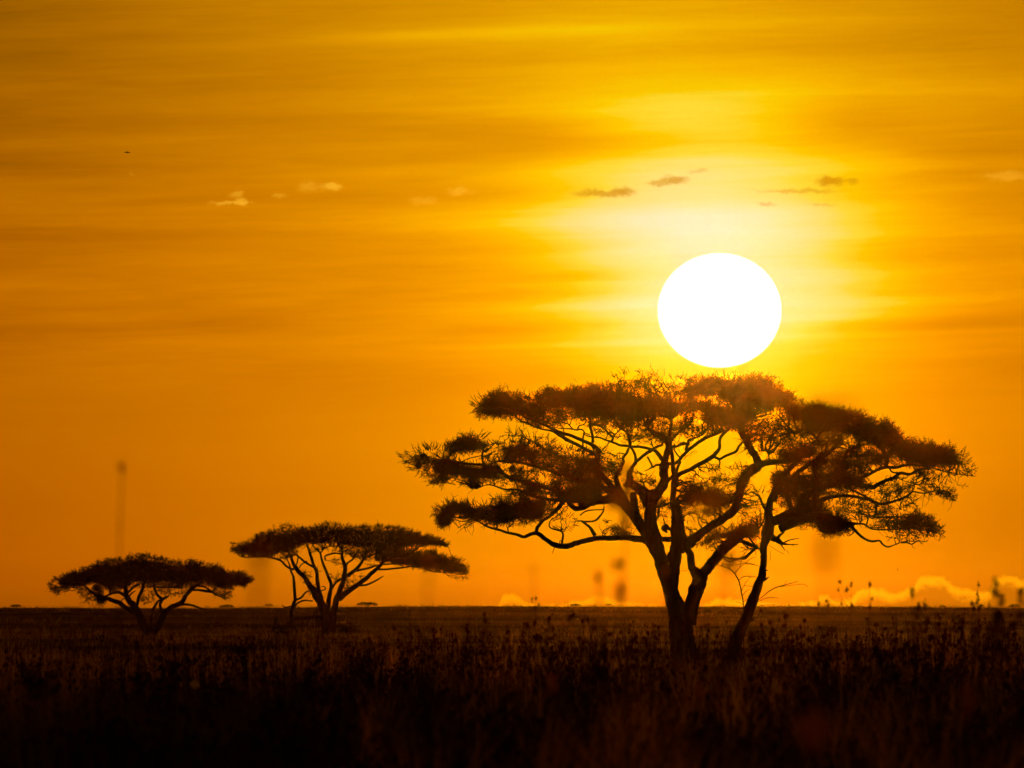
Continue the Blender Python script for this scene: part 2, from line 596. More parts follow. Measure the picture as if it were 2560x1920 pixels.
def seed_heads(geo, X, D, H, wid, head):
    n = len(X)
    z = ground_z(X, D)
    la = rng.uniform(-0.18, 0.18, n)
    top = np.stack([X + la * H, D + rng.uniform(-.1, .1, n) * H, z + H], -1)
    bot = np.stack([X, D, z], -1)
    r = wid[:, None] * np.array([[0.5, 0, 0]])
    V = np.stack([bot - r, bot + r, top + r * .6, top - r * .6], 1)
    base = np.arange(n) * 4
    geo.add(V.reshape(-1, 3), np.stack([base, base + 1, base + 2, base + 3], -1))
    # heads: little octahedra strung along the upper part
    k = 6
    s = rng.uniform(0.62, 1.02, (n, k))
    c = bot[:, None, :] * (1 - s[..., None]) + top[:, None, :] * s[..., None]
    c = c + rng.normal(0, 1, c.shape) * (head * 0.8)[:, None, None]
    rr = head[:, None] * rng.uniform(0.35, 1.0, (n, k))
    c = c.reshape(-1, 3)
    rr = rr.reshape(-1)
    off = np.array([[1, 0, 0], [-1, 0, 0], [0, 1, 0], [0, -1, 0], [0, 0, 1.7], [0, 0, -1.7]])
    V = c[:, None, :] + off[None] * rr[:, None, None]
    f = np.array([[0, 2, 4], [2, 1, 4], [1, 3, 4], [3, 0, 4], [2, 0, 5], [1, 2, 5], [3, 1, 5], [0, 3, 5]])
    t = (np.arange(len(c)) * 6)[:, None, None] + f[None]
    geo.add(V.reshape(-1, 3), None, t.reshape(-1, 3))


def seed_field(n, d0, d1, h0, h1, wid, head, bias=0.0):
    D = rng.uniform(d0, d1, n)
    f = rng.random(n)
    f = np.where(rng.random(n) < bias, f ** 0.45, f)
    X = (f * 2 - 1) * (D * 0.0384 * 1.25)
    H = h0 + (h1 - h0) * rng.random(n) ** 3.4
    seed_heads(sg, X, D, H, np.full(n, wid), np.full(n, head) * rng.uniform(.6, 1.3, n))


seed_field(900, 230, 430, 0.5, 1.75, 0.014, 0.024, 0.5)
seed_field(900, 110, 230, 0.9, 1.5, 0.010, 0.018, 0.3)
seed_field(500, 430, 620, 0.4, 1.2, 0.018, 0.028, 0.5)
seed_field(800, 260, 560, 0.5, 1.9, 0.02, 0.034, 0.6)
seed_field(260, 150, 300, 1.2, 2.15, 0.018, 0.034, 0.6)
nr = 150
rD = rng.uniform(215, 340, nr)
seed_heads(sg, (rng.random(nr) ** 0.8 * 1.25 - 0.2) * rD * 0.0384, rD, rng.uniform(1.2, 2.1, nr), np.full(nr, .018), rng.uniform(.03, .05, nr))
# herbs growing in dark clumps
nc = 150
cD = rng.uniform(100, 340, nc)
cX = (rng.random(nc) ** 0.75 * 2 - 0.95) * cD * 0.0384 * 1.15
cH = rng.uniform(0.65, 1.2, nc) * np.where(rng.random(nc) < .12, 1.3, 1.0)
kk = 26
seed_heads(sg, np.repeat(cX, kk) + rng.normal(0, .28, nc * kk), np.repeat(cD, kk) + rng.normal(0, .35, nc * kk),
           np.repeat(cH, kk) * rng.uniform(.55, 1.1, nc * kk), np.full(nc * kk, .016), rng.uniform(.018, .04, nc * kk))
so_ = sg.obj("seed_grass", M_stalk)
so_['kind'] = 'stuff'
so_['label'] = "thin dark seed-headed stems rising out of the grass"
so_['category'] = "grass"

# straw tufts, paled to imitate backlit highlights, mostly on the right
st_ = Geo()
for (n_, a_, b_, h0_, h1_) in ((34, 60, 110, 1.1, 1.55), (60, 110, 190, 1.1, 1.5), (130, 190, 360, 1.0, 1.5)):
    D_ = rng.uniform(a_, b_, n_)
    X_ = (rng.random(n_) ** 0.6 * 1.5 - 0.42) * D_ * 0.0384
    n9 = 20
    blades(st_, np.repeat(X_, n9) + rng.normal(0, .10, n_ * n9), np.repeat(D_, n9) + rng.normal(0, .10, n_ * n9),
           np.repeat(rng.uniform(h0_, h1_, n_), n9) * rng.uniform(.7, 1.1, n_ * n9), np.full(n_ * n9, .014), rng.uniform(.1, .6, n_ * n9), 3)
o = st_.obj("straw", M_straw)
o['kind'] = 'stuff'
o['label'] = "dry straw tufts coloured pale as backlit highlights in the dark grass"
o['category'] = "grass"

# ------------------------------------------------------------------ acacias
TRAPZ = getattr(np, "trapezoid", None) or np.trapz
TILES = {'1': (1000, 900, 3.318), '2': (1450, 900, 3.318), '3': (1950, 900, 3.318), '4': (1500, 1250, 3.687),
         '5': (560, 1280, 3.568), '6': (100, 1360, 3.95), 'a': (1280, 1040, 7.373), 'b': (1560, 1040, 7.373),
         'c': (1840, 1040, 7.373), 'e': (1280, 900, 7.373)}


def limb(tile, pts, wiggle=1.0):
    ox, oy, s = TILES[tile]
    a = []
    last = 10
    for p in pts:
        w = p[2] if len(p) > 2 else last
        last = w
        a.append((p[0] / s + ox, p[1] / s + oy, w / s / 2.0))
    return np.array(a)


def pad_px(tile, st):
    ox, oy, s = TILES[tile]
    d = 0.6
    out = []
    for p in st:
        if len(p) > 3:
            d = p[3]
        out.append((p[0] / s + ox, p[1] / s + oy, p[2] / s + oy, d))
    return np.array(out)


def vnoise(x, y, sc, seed):
    """cheap smooth value noise in 2-D"""
    r = np.random.default_rng(seed)
    tab = r.random((64, 64))
    gx, gy = x / sc, y / sc
    ix, iy = np.floor(gx).astype(int), np.floor(gy).astype(int)
    fx, fy = gx - ix, gy - iy
    fx = fx * fx * (3 - 2 * fx)
    fy = fy * fy * (3 - 2 * fy)
    g = lambda a, b: tab[a % 64, b % 64]
    return (g(ix, iy) * (1 - fx) + g(ix + 1, iy) * fx) * (1 - fy) + (g(ix, iy + 1) * (1 - fx) + g(ix + 1, iy + 1) * fx) * fy


def make_spray(r):
    """a thorny shoot of unit length along +Z with side twigs and tiny leaves; returns verts, quads"""
    V, Q = [], []

    def strip(p0, p1, w0, w1):
        p0, p1 = np.array(p0), np.array(p1)
        d = p1 - p0
        side = np.cross(d, r.normal(0, 1, 3))
        side /= np.linalg.norm(side) + 1e-9
        k = len(V)
        V.extend([p0 - side * w0, p0 + side * w0, p1 + side * w1, p1 - side * w1])
        Q.append((k, k + 1, k + 2, k + 3))
    n = 3
    P = [np.zeros(3)]
    d = np.array([0, 0, 1.0])
    for i in range(n):
        d = d + r.normal(0, 0.22, 3)
        d /= np.linalg.norm(d)
        P.append(P[-1] + d / n)
        strip(P[-2], P[-1], 0.022 * (1 - i / n) + 0.009, 0.022 * (1 - (i + 1) / n) + 0.007)
    for j in range(9):
        s = r.uniform(0.05, 0.95) * n
        i = min(int(s), n - 1)
        b = P[i] + (P[i + 1] - P[i]) * (s - i)
        a = r.uniform(0, 2 * math.pi)
        e = np.array([math.cos(a), math.sin(a), r.uniform(0.5, 1.5)])
        e *= r.uniform(0.22, 0.55) / np.linalg.norm(e)
        k = e + r.normal(0, 0.10, 3)
        strip(b, b + e * 0.5, 0.018, 0.013)
        strip(b + e * 0.5, b + e * 0.5 + k * 0.5, 0.013, 0.005)
        for q in range(1 if j % 2 else 2):
            c = b + e * r.uniform(0.3, 0.9)
            l = r.normal(0, 1, 3)
            l *= r.uniform(0.05, 0.12) / np.linalg.norm(l)
            strip(c - l, c + l, 0.018, 0.010)
    return np.array(V), np.array(Q)


SPRAYS = [make_spray(np.random.default_rng(100 + i)) for i in range(14)]


def acacia(name, label, D, group, trunks, limbs, pads, depth_r, spray_px, seed, kdens=1.0, zbase=None, extra=None):
    """trunks / limbs / pads were measured on the photograph and are set out round the tree in depth"""
    r = np.random.default_rng(seed)
    m_px = D / F
    bx = trunks[0][0, 0]
    base = at(bx, 1517.0, D)
    base[2] = float(ground_z(base[0], D))
    root = thing(name, tuple(base), label, "tree", group)
    skel = []        # px, py, depth

    def place(line, dz, keep_root_depth=True, sway=0.6):
        if skel and keep_root_depth:
            S = np.concatenate(skel)
            k = np.argmin((S[:, 0] - line[0, 0]) ** 2 + (S[:, 1] - line[0, 1]) ** 2)
            z0 = S[k, 2]
        else:
            z0 = 0.0
        P = catmull(line[:, :2], 4)
        R = np.interp(np.linspace(0, len(line) - 1, len(P)), np.arange(len(line)), line[:, 2])
        seg = np.concatenate([[0], np.cumsum(np.linalg.norm(np.diff(P, axis=0), axis=1))])
        u = seg / (seg[-1] + 1e-9)
        z = z0 + dz * u + sway * np.sin(u * math.pi * 1.5 + r.uniform(0, 6)) * u
        amp = np.minimum(R * 0.14, 1.3)
        jit = r.normal(0, 1, P.shape)
        if len(P) > 4:
            jit[1:-1] = (jit[:-2] + jit[1:-1] + jit[2:]) / 2.2
        P = P + jit * amp[:, None] * np.minimum(u * 6, 1)[:, None]
        R = R * (1 + 0.035 * r.normal(0, 1, len(R)))
        R = np.maximum(R, 0.55)
        skel.append(np.column_stack([P, z]))
        W = np.stack([at(P[i, 0], P[i, 1], D + z[i]) for i in range(len(P))])
        return W, R * m_px

    def rest_on_ground(W):
        return W

    tg = Geo()
    for t in trunks:
        W, R = place(t, 0.0, True, 0.15)
        tube(tg, W, R, 12)
    tr = tg.obj("trunk", M_bark, root, True, base)
    for l in limbs:
        L_px = np.abs(l[-1, 0] - l[0, 0]) + np.abs(l[-1, 1] - l[0, 1])
        dz = r.uniform(-1, 1) * min(L_px * m_px * 0.8, depth_r)
        W, R = place(l, dz)
        lg = Geo()
        tube(lg, W, R, 8)
        lg.obj("limb", M_bark, root, True, base)
    S = np.concatenate(skel)
    cg = Geo()
    A_sp = spray_px * spray_px * 0.085          # area one spray darkens, px^2
    for pad in pads:
        x0, x1 = pad[0, 0], pad[-1, 0]
        xs = np.linspace(x0, x1, 200)
        yt, yb, dd = (np.interp(xs, pad[:, 0], pad[:, k]) for k in (1, 2, 3))
        tau = 6.8 * dd ** 2.1 * np.where(dd < 0.6, 0.8, 1.0)
        wgt = (yb - yt) * tau
        total = TRAPZ(wgt, xs) / A_sp * kdens
        n = int(total)
        if n < 1:
            continue
        cdf = np.cumsum(wgt)
        cdf /= cdf[-1]
        X = np.interp(r.random(int(n * 1.5)), cdf, xs)
        f = np.where(r.random(len(X)) < 0.74, r.uniform(0.12, 0.88, len(X)), r.uniform(-0.12, 1.10, len(X)))
        Yt, Yb, Dn = (np.interp(X, pad[:, 0], pad[:, k]) for k in (1, 2, 3))
        mg = np.minimum(spray_px * 0.30, (Yb - Yt) * 0.25)
        Y = (Yt + mg) + (Yb - Yt - mg * 1.4) * f
        # leaf clumps and gaps
        nz = 0.65 * vnoise(X, Y * 3.2, spray_px * 2.4, seed + 1) + 0.35 * vnoise(X, Y * 1.8, spray_px * 0.7, seed + 2)
        keepp = np.clip((nz - 0.5) * 8.5 * (1.12 - Dn) + 0.56 + 0.44 * Dn ** 6, 0.02, 1.0)
        Y = Y + spray_px * 0.75 * (vnoise(X, f * spray_px, spray_px * 0.9, seed + 7) - 0.5) * (0.5 + 0.5 * (f < 0.5))
        k = r.random(len(X)) < keepp
        X, Y, Dn, f = X[k], Y[k], Dn[k], f[k]
        n = len(X)
        if n < 1:
            continue
        mid = 0.5 * (x0 + x1)
        half = 0.5 * (x1 - x0) * m_px
        rad = min(depth_r, max(0.7, half * 0.9))
        kk = int(np.argmin((S[:, 0] - mid) ** 2 + (S[:, 1] - np.mean(Y)) ** 2))
        z0 = np.clip(S[kk, 2], -depth_r, depth_r)
        edge = np.sqrt(np.clip(1 - ((X - mid) / (0.5 * (x1 - x0) + 1e-6)) ** 2, 0.08, 1))
        Z = z0 * 0.7 + r.uniform(-1, 1, n) * rad * edge
        P = at(X, Y, D) * 0
        P = np.stack([at(X[i], Y[i], D + Z[i]) for i in range(n)])
        # growth direction: outwards and up on top, level or drooping underneath
        out = np.stack([(X - bx) * m_px, Z, np.zeros(n)], -1)
        out /= np.linalg.norm(out, axis=1)[:, None] + 1e-9
        up = np.clip(0.75 - 1.25 * f, -0.4, 0.75)[:, None] * np.array([[0, 0, 1.0]])
        G = out * 1.0 + up + r.normal(0, 0.5, (n, 3)) * np.array([[1.0, 1.0, 0.8]])
        G /= np.linalg.norm(G, axis=1)[:, None]
        A = np.cross(G, r.normal(0, 1, (n, 3)))
        A /= np.linalg.norm(A, axis=1)[:, None]
        B = np.cross(G, A)
        size = spray_px * m_px * r.uniform(0.6, 1.25, n)
        P = P - G * (size * 0.45)[:, None]
        which = r.integers(0, len(SPRAYS), n)
        for w in range(len(SPRAYS)):
            s = np.nonzero(which == w)[0]
            if not len(s):
                continue
            V, Q = SPRAYS[w]
            W = (A[s][:, None, :] * V[None, :, 0:1] + B[s][:, None, :] * V[None, :, 1:2] + G[s][:, None, :] * V[None, :, 2:3])
            W = P[s][:, None, :] + W * size[s][:, None, None]
            q = (np.arange(len(s)) * len(V))[:, None, None] + Q[None]
            cg.add(W.reshape(-1, 3), q.reshape(-1, 4))
        # single shoots standing clear of the pad's outline
        m = int((x1 - x0) / (spray_px * 0.13) * min(1.0, 0.25 + np.mean(dd)) * 1.25)
        sx = r.uniform(x0, x1, m)
        tt = (sx - x0) / (x1 - x0)
        top = r.random(m) < 0.68
        sy = np.where(top, np.interp(sx, pad[:, 0], pad[:, 1]) + spray_px * 0.12, np.interp(sx, pad[:, 0], pad[:, 2]) - 3)
        dx = (tt - 0.5) * 1.5 + r.normal(0, .45, m)
        endk = np.minimum(tt, 1 - tt) < 0.07
        dx = np.where(endk, np.sign(tt - .5) * 1.4, dx)
        loose = np.mean(dd) < 0.6
        dy = np.where(top, -1.0, 0.55) * (0.45 if loose else 1.0) + r.normal(0, .75 if loose else .35, m)
        ln = spray_px * r.uniform(0.3, 0.8, m) * np.where(top, 1.0, 0.8)
        nn = np.hypot(dx, dy)
        dx, dy = dx / nn * ln, dy / nn * ln
        zz_ = z0 * 0.7 + r.uniform(-1, 1, m) * rad * 0.8
        hw = spray_px * 0.036 * m_px
        for i in range(m):
            p0 = at(sx[i] - dx[i] * .3, sy[i] - dy[i] * .3, D + zz_[i])
            p1 = at(sx[i] + dx[i] * .5 + r.normal(0, .6), sy[i] + dy[i] * .5, D + zz_[i])
            p2 = at(sx[i] + dx[i], sy[i] + dy[i], D + zz_[i])
            c1 = at(sx[i] + dx[i] * .75 - dy[i] * r.uniform(-.35, .35), sy[i] + dy[i] * .75 + dx[i] * r.uniform(-.35, .35), D + zz_[i])
            b1 = at(sx[i] + dx[i] * .45 - dy[i] * r.uniform(-.4, .4), sy[i] + dy[i] * .45 + dx[i] * r.uniform(-.4, .4), D + zz_[i])
            m1 = (p0 + p1) / 2
            for a_, b_, w0, w1 in ((p0, p1, hw, hw * .7), (p1, p2, hw * .7, hw * .3), (p1, c1, hw * .5, hw * .25), (m1, b1, hw * .5, hw * .25)):
                sd_ = np.array([-(b_ - a_)[2], 0.3 * np.linalg.norm(b_ - a_), (b_ - a_)[0]])
                sd_ /= np.linalg.norm(sd_) + 1e-9
                cg.add([a_ - sd_ * w0, a_ + sd_ * w0, b_ + sd_ * w1, b_ - sd_ * w1], [(0, 1, 2, 3)])
        # thin branches feeding the pad from the nearest limb
        area = TRAPZ(yb - yt, xs)
        lace = np.clip((0.75 - np.mean(dd)) / 0.3, 0, 1)
        m = int(area / (spray_px ** 2) * (0.9 + 2.0 * lace) * (0.45 + 0.75 * np.mean(dd))) + 2
        for _ in range(m):
            x = r.uniform(x0, x1)
            ya, yb_ = np.interp(x, pad[:, 0], pad[:, 1]), np.interp(x, pad[:, 0], pad[:, 2])
            y = ya + (yb_ - ya) * r.uniform(0.05, 0.92)
            dx, dy = S[:, 0] - x, S[:, 1] - y
            c = dx * dx + dy * dy * np.where(dy < 0, 3.0, 1.0) + r.uniform(0, (spray_px * 1.6) ** 2, len(S))
            j = int(np.argmin(c))
            if c[j] > (spray_px * 5.0) ** 2:
                continue
            zz = z0 * 0.7 + r.uniform(-1, 1) * rad * 0.6
            p0, p1 = np.array([S[j, 0], S[j, 1], S[j, 2]]), np.array([x, y, zz])
            L = np.hypot(p1[0] - p0[0], p1[1] - p0[1]) + 1e-6
            ctl = [p0]
            bow = r.normal(0, .16)
            for q_ in (0.22, 0.45, 0.66, 0.85):
                w_ = math.sin(q_ * math.pi) * bow
                ctl.append(p0 + (p1 - p0) * q_ + np.array([-(p1 - p0)[1] * w_ + r.normal(0, .045) * L, (p1 - p0)[0] * w_ + r.normal(0, .05) * L, 0]))
            C = np.array(ctl + [p1])
            W = np.stack([at(c_[0], c_[1], D + c_[2]) for c_ in C])
            w0 = min(1.1 + L * 0.02, 3.0) * spray_px / 26.0
            tube(cg, W, np.linspace(w0, 0.6 * spray_px / 26.0, len(W)) * m_px, 4, False)
            for _k in range(3 if lace > .3 else 1):
                i_ = r.integers(1, len(C) - 1)
                an = r.uniform(-1.2, 1.2)
                dv_ = (C[-1] - C[i_])[:2]
                dv_ = dv_ / (np.hypot(*dv_) + 1e-6) * spray_px * r.uniform(0.5, 1.3)
                e_ = C[i_] + np.array([dv_[0] * math.cos(an) - dv_[1] * math.sin(an), dv_[0] * math.sin(an) + dv_[1] * math.cos(an), r.normal(0, .2)])
                k_ = (C[i_] + e_) / 2 + np.array([r.normal(0, .1), r.normal(0, .1), 0]) * spray_px
                W = np.stack([at(c_[0], c_[1], D + c_[2]) for c_ in (C[i_], k_, e_)])
                tube(cg, W, np.array([.85, .65, .4]) * spray_px / 26.0 * m_px, 3, False)
    if extra:
        for l in extra:
            W, R = place(limb(*l), 0.3)
            tube(cg, W, np.maximum(R, 0.5 * m_px), 4)
    cg.obj("crown", M_leaf, root, False, base)
    return root, S


def gl(*a):
    return [limb(t, p) for t, p in a]


def gp(*a):
    return [pad_px(t, p) for t, p in a]


# --- the big acacia
A_trunks = gl(
    ('4', [(775, 1540, 290), (772, 1500, 262), (766, 1400, 242), (757, 1300, 226), (748, 1200, 216), (742, 1120, 222), (734, 1060, 214), (718, 980, 170), (692, 900, 110)]),
    ('4', [(745, 1100, 220), (700, 1000, 165), (657, 850, 138), (625, 740, 150), (590, 650, 130), (560, 560, 125), (530, 460, 140), (495, 370, 165), (470, 280, 150)]),
    ('4', [(657, 850, 100), (675, 740, 115), (690, 620, 105), (700, 500, 120), (702, 380, 105), (705, 280, 108), (712, 180, 112), (700, 90, 95), (690, 0, 85)]),
    ('4', [(790, 1120, 200), (830, 1000, 140), (868, 880, 135), (905, 780, 145), (925, 700, 140)]),
    ('4', [(620, 560, 60), (650, 500, 60), (700, 470, 70)]),
)
A_limbs = gl(
    # left-hand forks
    ('4', [(470, 300, 150), (462, 200, 118), (468, 100, 108), (474, 0, 105), (474, -60, 110)]),
    ('4', [(450, 340, 110), (375, 240, 95), (325, 130, 80), (312, 30, 72), (316, -60, 62)]),
    ('2', [(580, 1180, 110), (560, 1120, 90), (500, 1070, 70), (430, 1010, 55), (415, 950, 40), (430, 900, 34)]),
    ('2', [(590, 1170, 100), (640, 1110, 80), (690, 1040, 75), (705, 980, 70), (690, 920, 72), (712, 870, 66)]),
    ('4', [(500, 430, 90), (430, 380, 75), (350, 352, 60), (250, 346, 54), (100, 352, 50), (0, 352, 48)]),
    ('1', [(1659, 1476, 46), (1560, 1492, 44), (1450, 1520, 45), (1370, 1545, 48), (1280, 1532, 45), (1210, 1490, 38), (1150, 1442, 38), (1100, 1440, 32), (1030, 1465, 27), (960, 1445, 24), (880, 1430, 21), (800, 1402, 20), (720, 1377, 19), (650, 1335, 15), (590, 1290, 9)]),
    ('1', [(1130, 1440, 30), (1140, 1390, 30), (1190, 1330, 24), (1240, 1290, 14)]),
    ('1', [(1340, 1530, 20), (1350, 1430, 17), (1250, 1395, 13), (1240, 1350, 11), (1265, 1310, 8)]),
    ('1', [(1340, 1520, 12), (1315, 1550, 10), (1330, 1495, 8)]),
    ('1', [(1610, 1460, 20), (1570, 1390, 14), (1500, 1335, 12)]),
    ('1', [(1520, 1340, 14), (1610, 1335, 13), (1659, 1290, 12)]),
    ('2', [(0, 1290, 12), (60, 1250, 13), (195, 1240, 10)]),
    ('2', [(130, 1450, 22), (90, 1390, 16), (30, 1340, 13), (0, 1335, 10)]),
    ('2', [(20, 1345, 12), (130, 1330, 16), (190, 1260, 14), (200, 1215, 12)]),
    ('1', [(1280, 1560, 8), (1262, 1605, 4)]),
    # fan of arms to the left
    ('a', [(2330, 2000, 150), (2230, 1850, 150), (2110, 1700, 150), (1990, 1580, 150), (1900, 1480, 130), (1780, 1380, 120), (1640, 1310, 110), (1450, 1250, 95), (1250, 1180, 80), (1100, 1120, 72), (900, 1060, 64), (700, 1010, 58), (500, 950, 54), (330, 890, 46), (150, 865, 40), (0, 850, 34)]),
    ('1', [(929, 1015, 5), (880, 960, 28), (800, 912, 28), (700, 872, 25), (560, 862, 20), (420, 835, 15), (300, 820, 12), (200, 800, 8)]),
    ('1', [(1420, 1140, 40), (1300, 1090, 34), (1180, 1050, 32), (1050, 1015, 34), (940, 985, 32), (880, 960, 28)]),
    ('1', [(1640, 1150, 60), (1540, 1168, 50), (1450, 1170, 40), (1330, 1165, 33), (1200, 1150, 28), (1080, 1118, 28), (980, 1078, 22), (870, 1072, 16), (760, 1036, 12), (700, 1042, 8), (640, 1066, 6)]),
    ('1', [(1400, 1175, 45), (1425, 1215, 42), (1480, 1232, 45), (1560, 1195, 52), (1659, 1130, 62)]),
    ('2', [(316, 1080, 80), (250, 1150, 70), (120, 1170, 66), (0, 1190, 60)]),
    ('1', [(1350, 1180, 40), (1300, 1240, 34), (1240, 1300, 24), (1180, 1340, 14)]),
    ('1', [(929, 853, 20), (850, 840, 14), (760, 845, 10), (700, 800, 7)]),
    ('1', [(1250, 772, 14), (1150, 700, 13), (1050, 652, 10), (980, 622, 8), (900, 632, 5)]),
    ('1', [(690, 860, 18), (682, 790, 18), (690, 720, 15), (650, 655, 10), (600, 620, 7)]),
    ('1', [(1560, 1010, 40), (1400, 960, 30), (1250, 920, 26), (1100, 880, 20), (1000, 850, 16)]),
    ('1', [(500, 850, 12), (560, 820, 9), (640, 800, 10), (690, 790, 10)]),
    # upright pair on the left that carries the long upper arm
    ('a', [(2100, 1680, 110), (1980, 1540, 120), (1900, 1420, 110), (1820, 1280, 110), (1700, 1130, 95), (1600, 1010, 92), (1575, 860, 85), (1580, 720, 90), (1600, 620, 88)]),
    ('a', [(1600, 640, 85), (1540, 570, 72), (1420, 500, 66), (1300, 445, 64), (1150, 390, 60), (1000, 332, 62), (850, 290, 70), (740, 230, 58), (600, 160, 54), (400, 78, 50), (250, 28, 46), (150, -35, 44), (0, -100, 36), (-100, -140, 24), (-350, -160, 10)]),
    ('a', [(1590, 760, 75), (1450, 660, 52), (1300, 580, 62), (1150, 500, 62), (1000, 430, 72), (900, 370, 66), (760, 285, 44), (680, 262, 34), (560, 240, 34), (400, 182, 40), (280, 130, 38), (180, 100, 38), (90, 30, 30)]),
    ('a', [(1310, 570, 34), (1306, 480, 32), (1312, 400, 34), (1330, 300, 30), (1290, 250, 26), (1200, 255, 30), (1100, 240, 30), (1000, 232, 24), (900, 230, 20), (760, 205, 14)]),
    ('a', [(1490, 480, 60), (1485, 380, 50), (1475, 300, 48), (1440, 200, 48), (1450, 100, 46), (1420, 0, 44), (1410, -60, 40)]),
    ('a', [(1430, 350, 24), (1330, 300, 22)]),
    ('b', [(700, 800, 80), (640, 710, 76), (560, 640, 62), (420, 592, 50), (300, 570, 50), (150, 560, 50), (20, 550, 46)]),
    ('a', [(2120, 545, 48), (1990, 540, 46), (1900, 500, 44), (1820, 470, 40), (1750, 450, 34), (1620, 402, 34), (1500, 388, 30), (1400, 370, 24), (1310, 320, 22)]),
    ('a', [(1830, 470, 44), (1860, 400, 42), (1780, 320, 40), (1700, 230, 40), (1620, 180, 38), (1500, 152, 34), (1400, 110, 30)]),
    ('a', [(1850, 400, 28), (1900, 340, 26), (1950, 290, 26), (2000, 220, 30), (1940, 150, 28)]),
    ('a', [(1680, 620, 22), (1750, 540, 24), (1810, 460, 24)]),
    ('a', [(2150, 600, 48), (2110, 690, 46), (2050, 770, 48), (2060, 840, 50), (2020, 940, 60), (1960, 1040, 78), (1920, 1150, 90), (1960, 1320, 110), (2070, 1520, 120), (2190, 1720, 120)]),
    ('a', [(2170, 580, 60), (2172, 480, 62), (2165, 390, 58), (2110, 310, 44), (2000, 220, 36), (1940, 160, 30)]),
    ('a', [(1210, 240, 30), (1240, 180, 26), (1330, 150, 24), (1370, 90, 24), (1350, 0, 20)]),
    ('a', [(1110, 230, 26), (1040, 150, 24), (960, 130, 22), (880, 140, 16), (780, 180, 12)]),
    ('a', [(960, 300, 20), (940, 210, 20), (890, 140, 18), (870, 60, 16), (860, -20, 12)]),
    ('a', [(1650, 180, 20), (1680, 90, 20), (1720, 30, 16)]),
    # middle
    ('b', [(20, 1300, 95), (80, 1200, 90), (90, 1060, 85), (140, 960, 72), (215, 860, 68), (210, 740, 52), (170, 640, 48), (120, 560, 52), (108, 460, 68), (110, 360, 66)]),
    ('b', [(225, 840, 60), (340, 745, 56), (430, 680, 62), (500, 630, 64), (600, 570, 44), (720, 530, 40)]),
    ('b', [(430, 750, 34), (490, 850, 36), (530, 940, 40), (600, 900, 44), (680, 900, 50)]),
    ('b', [(530, 935, 34), (450, 985, 24), (370, 1020, 12)]),
    ('b', [(450, 1620, 230), (330, 1440, 130), (220, 1350, 80), (120, 1290, 75), (40, 1250, 80)]),
    ('b', [(450, 1620, 230), (560, 1450, 150), (680, 1320, 170), (760, 1210, 170), (745, 1080, 150), (725, 960, 150), (745, 850, 140), (795, 700, 118), (825, 580, 112), (800, 470, 130), (740, 420, 140), (620, 360, 120), (480, 260, 66), (420, 190, 40)]),
    ('b', [(355, 1420, 36), (370, 1280, 34), (350, 1220, 34), (290, 1190, 14)]),
    ('b', [(895, 1700, 118), (900, 1520, 110), (915, 1300, 112), (935, 1150, 135), (925, 1060, 110), (900, 930, 80), (890, 780, 76), (880, 640, 66), (850, 480, 60), (850, 330, 70), (870, 160, 56), (880, 40, 44)]),
    ('b', [(760, 1250, 90), (830, 1180, 60), (900, 1110, 60)]),
    ('b', [(740, 850, 60), (840, 882, 62), (950, 862, 62), (1040, 790, 54), (1080, 735, 62), (1200, 622, 66), (1330, 510, 66), (1450, 430, 64), (1600, 372, 58), (1740, 312, 62), (1860, 255, 50)]),
    ('b', [(1030, 770, 28), (970, 690, 32), (930, 620, 34), (920, 520, 34)]),
    ('b', [(965, 1060, 60), (985, 960, 50), (1030, 850, 52)]),
    ('b', [(930, 1130, 110), (1040, 1066, 84), (1200, 990, 76), (1350, 912, 82), (1500, 832, 82), (1620, 762, 84), (1700, 680, 74), (1765, 580, 62), (1760, 450, 56), (1810, 352, 60), (1920, 245, 54), (1990, 170, 44)]),
    ('b', [(1650, 752, 50), (1700, 770, 50), (1770, 792, 48), (1880, 730, 50), (2050, 665, 52), (2110, 570, 46), (2170, 500, 36), (2230, 430, 24)]),
    ('b', [(1140, 630, 60), (1180, 500, 54), (1200, 440, 40), (1330, 400, 34), (1440, 350, 26)]),
    ('b', [(870, 560, 60), (960, 560, 44), (1100, 510, 54), (1200, 520, 50)]),
    ('b', [(790, 460, 60), (900, 400, 60), (1010, 300, 50), (1130, 210, 34)]),
    ('b', [(1290, 690, 10), (1340, 670, 9), (1320, 640, 7), (1250, 690, 8), (1215, 750, 6)]),
    ('b', [(1110, 800, 16), (1140, 750, 12), (1190, 720, 10), (1290, 640, 8)]),
    # right-hand limbs
    ('4', [(925, 720, 150), (860, 640, 78), (835, 560, 70), (815, 470, 66), (795, 400, 66), (760, 300, 58), (745, 180, 50)]),
    ('4', [(925, 710, 100), (985, 640, 98), (1050, 560, 94), (1110, 480, 100), (1180, 410, 108), (1260, 345, 104), (1350, 300, 92), (1460, 270, 82)]),
    ('4', [(745, 480, 60), (780, 420, 90), (830, 385, 110), (880, 345, 92), (960, 288, 76), (1050, 224, 76), (1140, 172, 74), (1215, 110, 82), (1255, 40, 78), (1268, -30, 72), (1290, -90, 78)]),
    ('2', [(1310, 1170, 72), (1325, 1100, 74), (1345, 1020, 84), (1385, 950, 86), (1440, 905, 88), (1480, 875, 80), (1455, 800, 62), (1420, 740, 60), (1385, 680, 62), (1350, 610, 50), (1325, 550, 44), (1310, 480, 36)]),
    ('2', [(1480, 880, 56), (1560, 852, 48), (1659, 845, 44), (1760, 835, 40), (1860, 800, 30), (1950, 760, 20)]),
    ('c', [(625, 840, 28), (600, 730, 30), (575, 660, 22), (480, 640, 12)]),
    ('4', [(660, 360, 50), (600, 362, 48), (545, 352, 50)]),
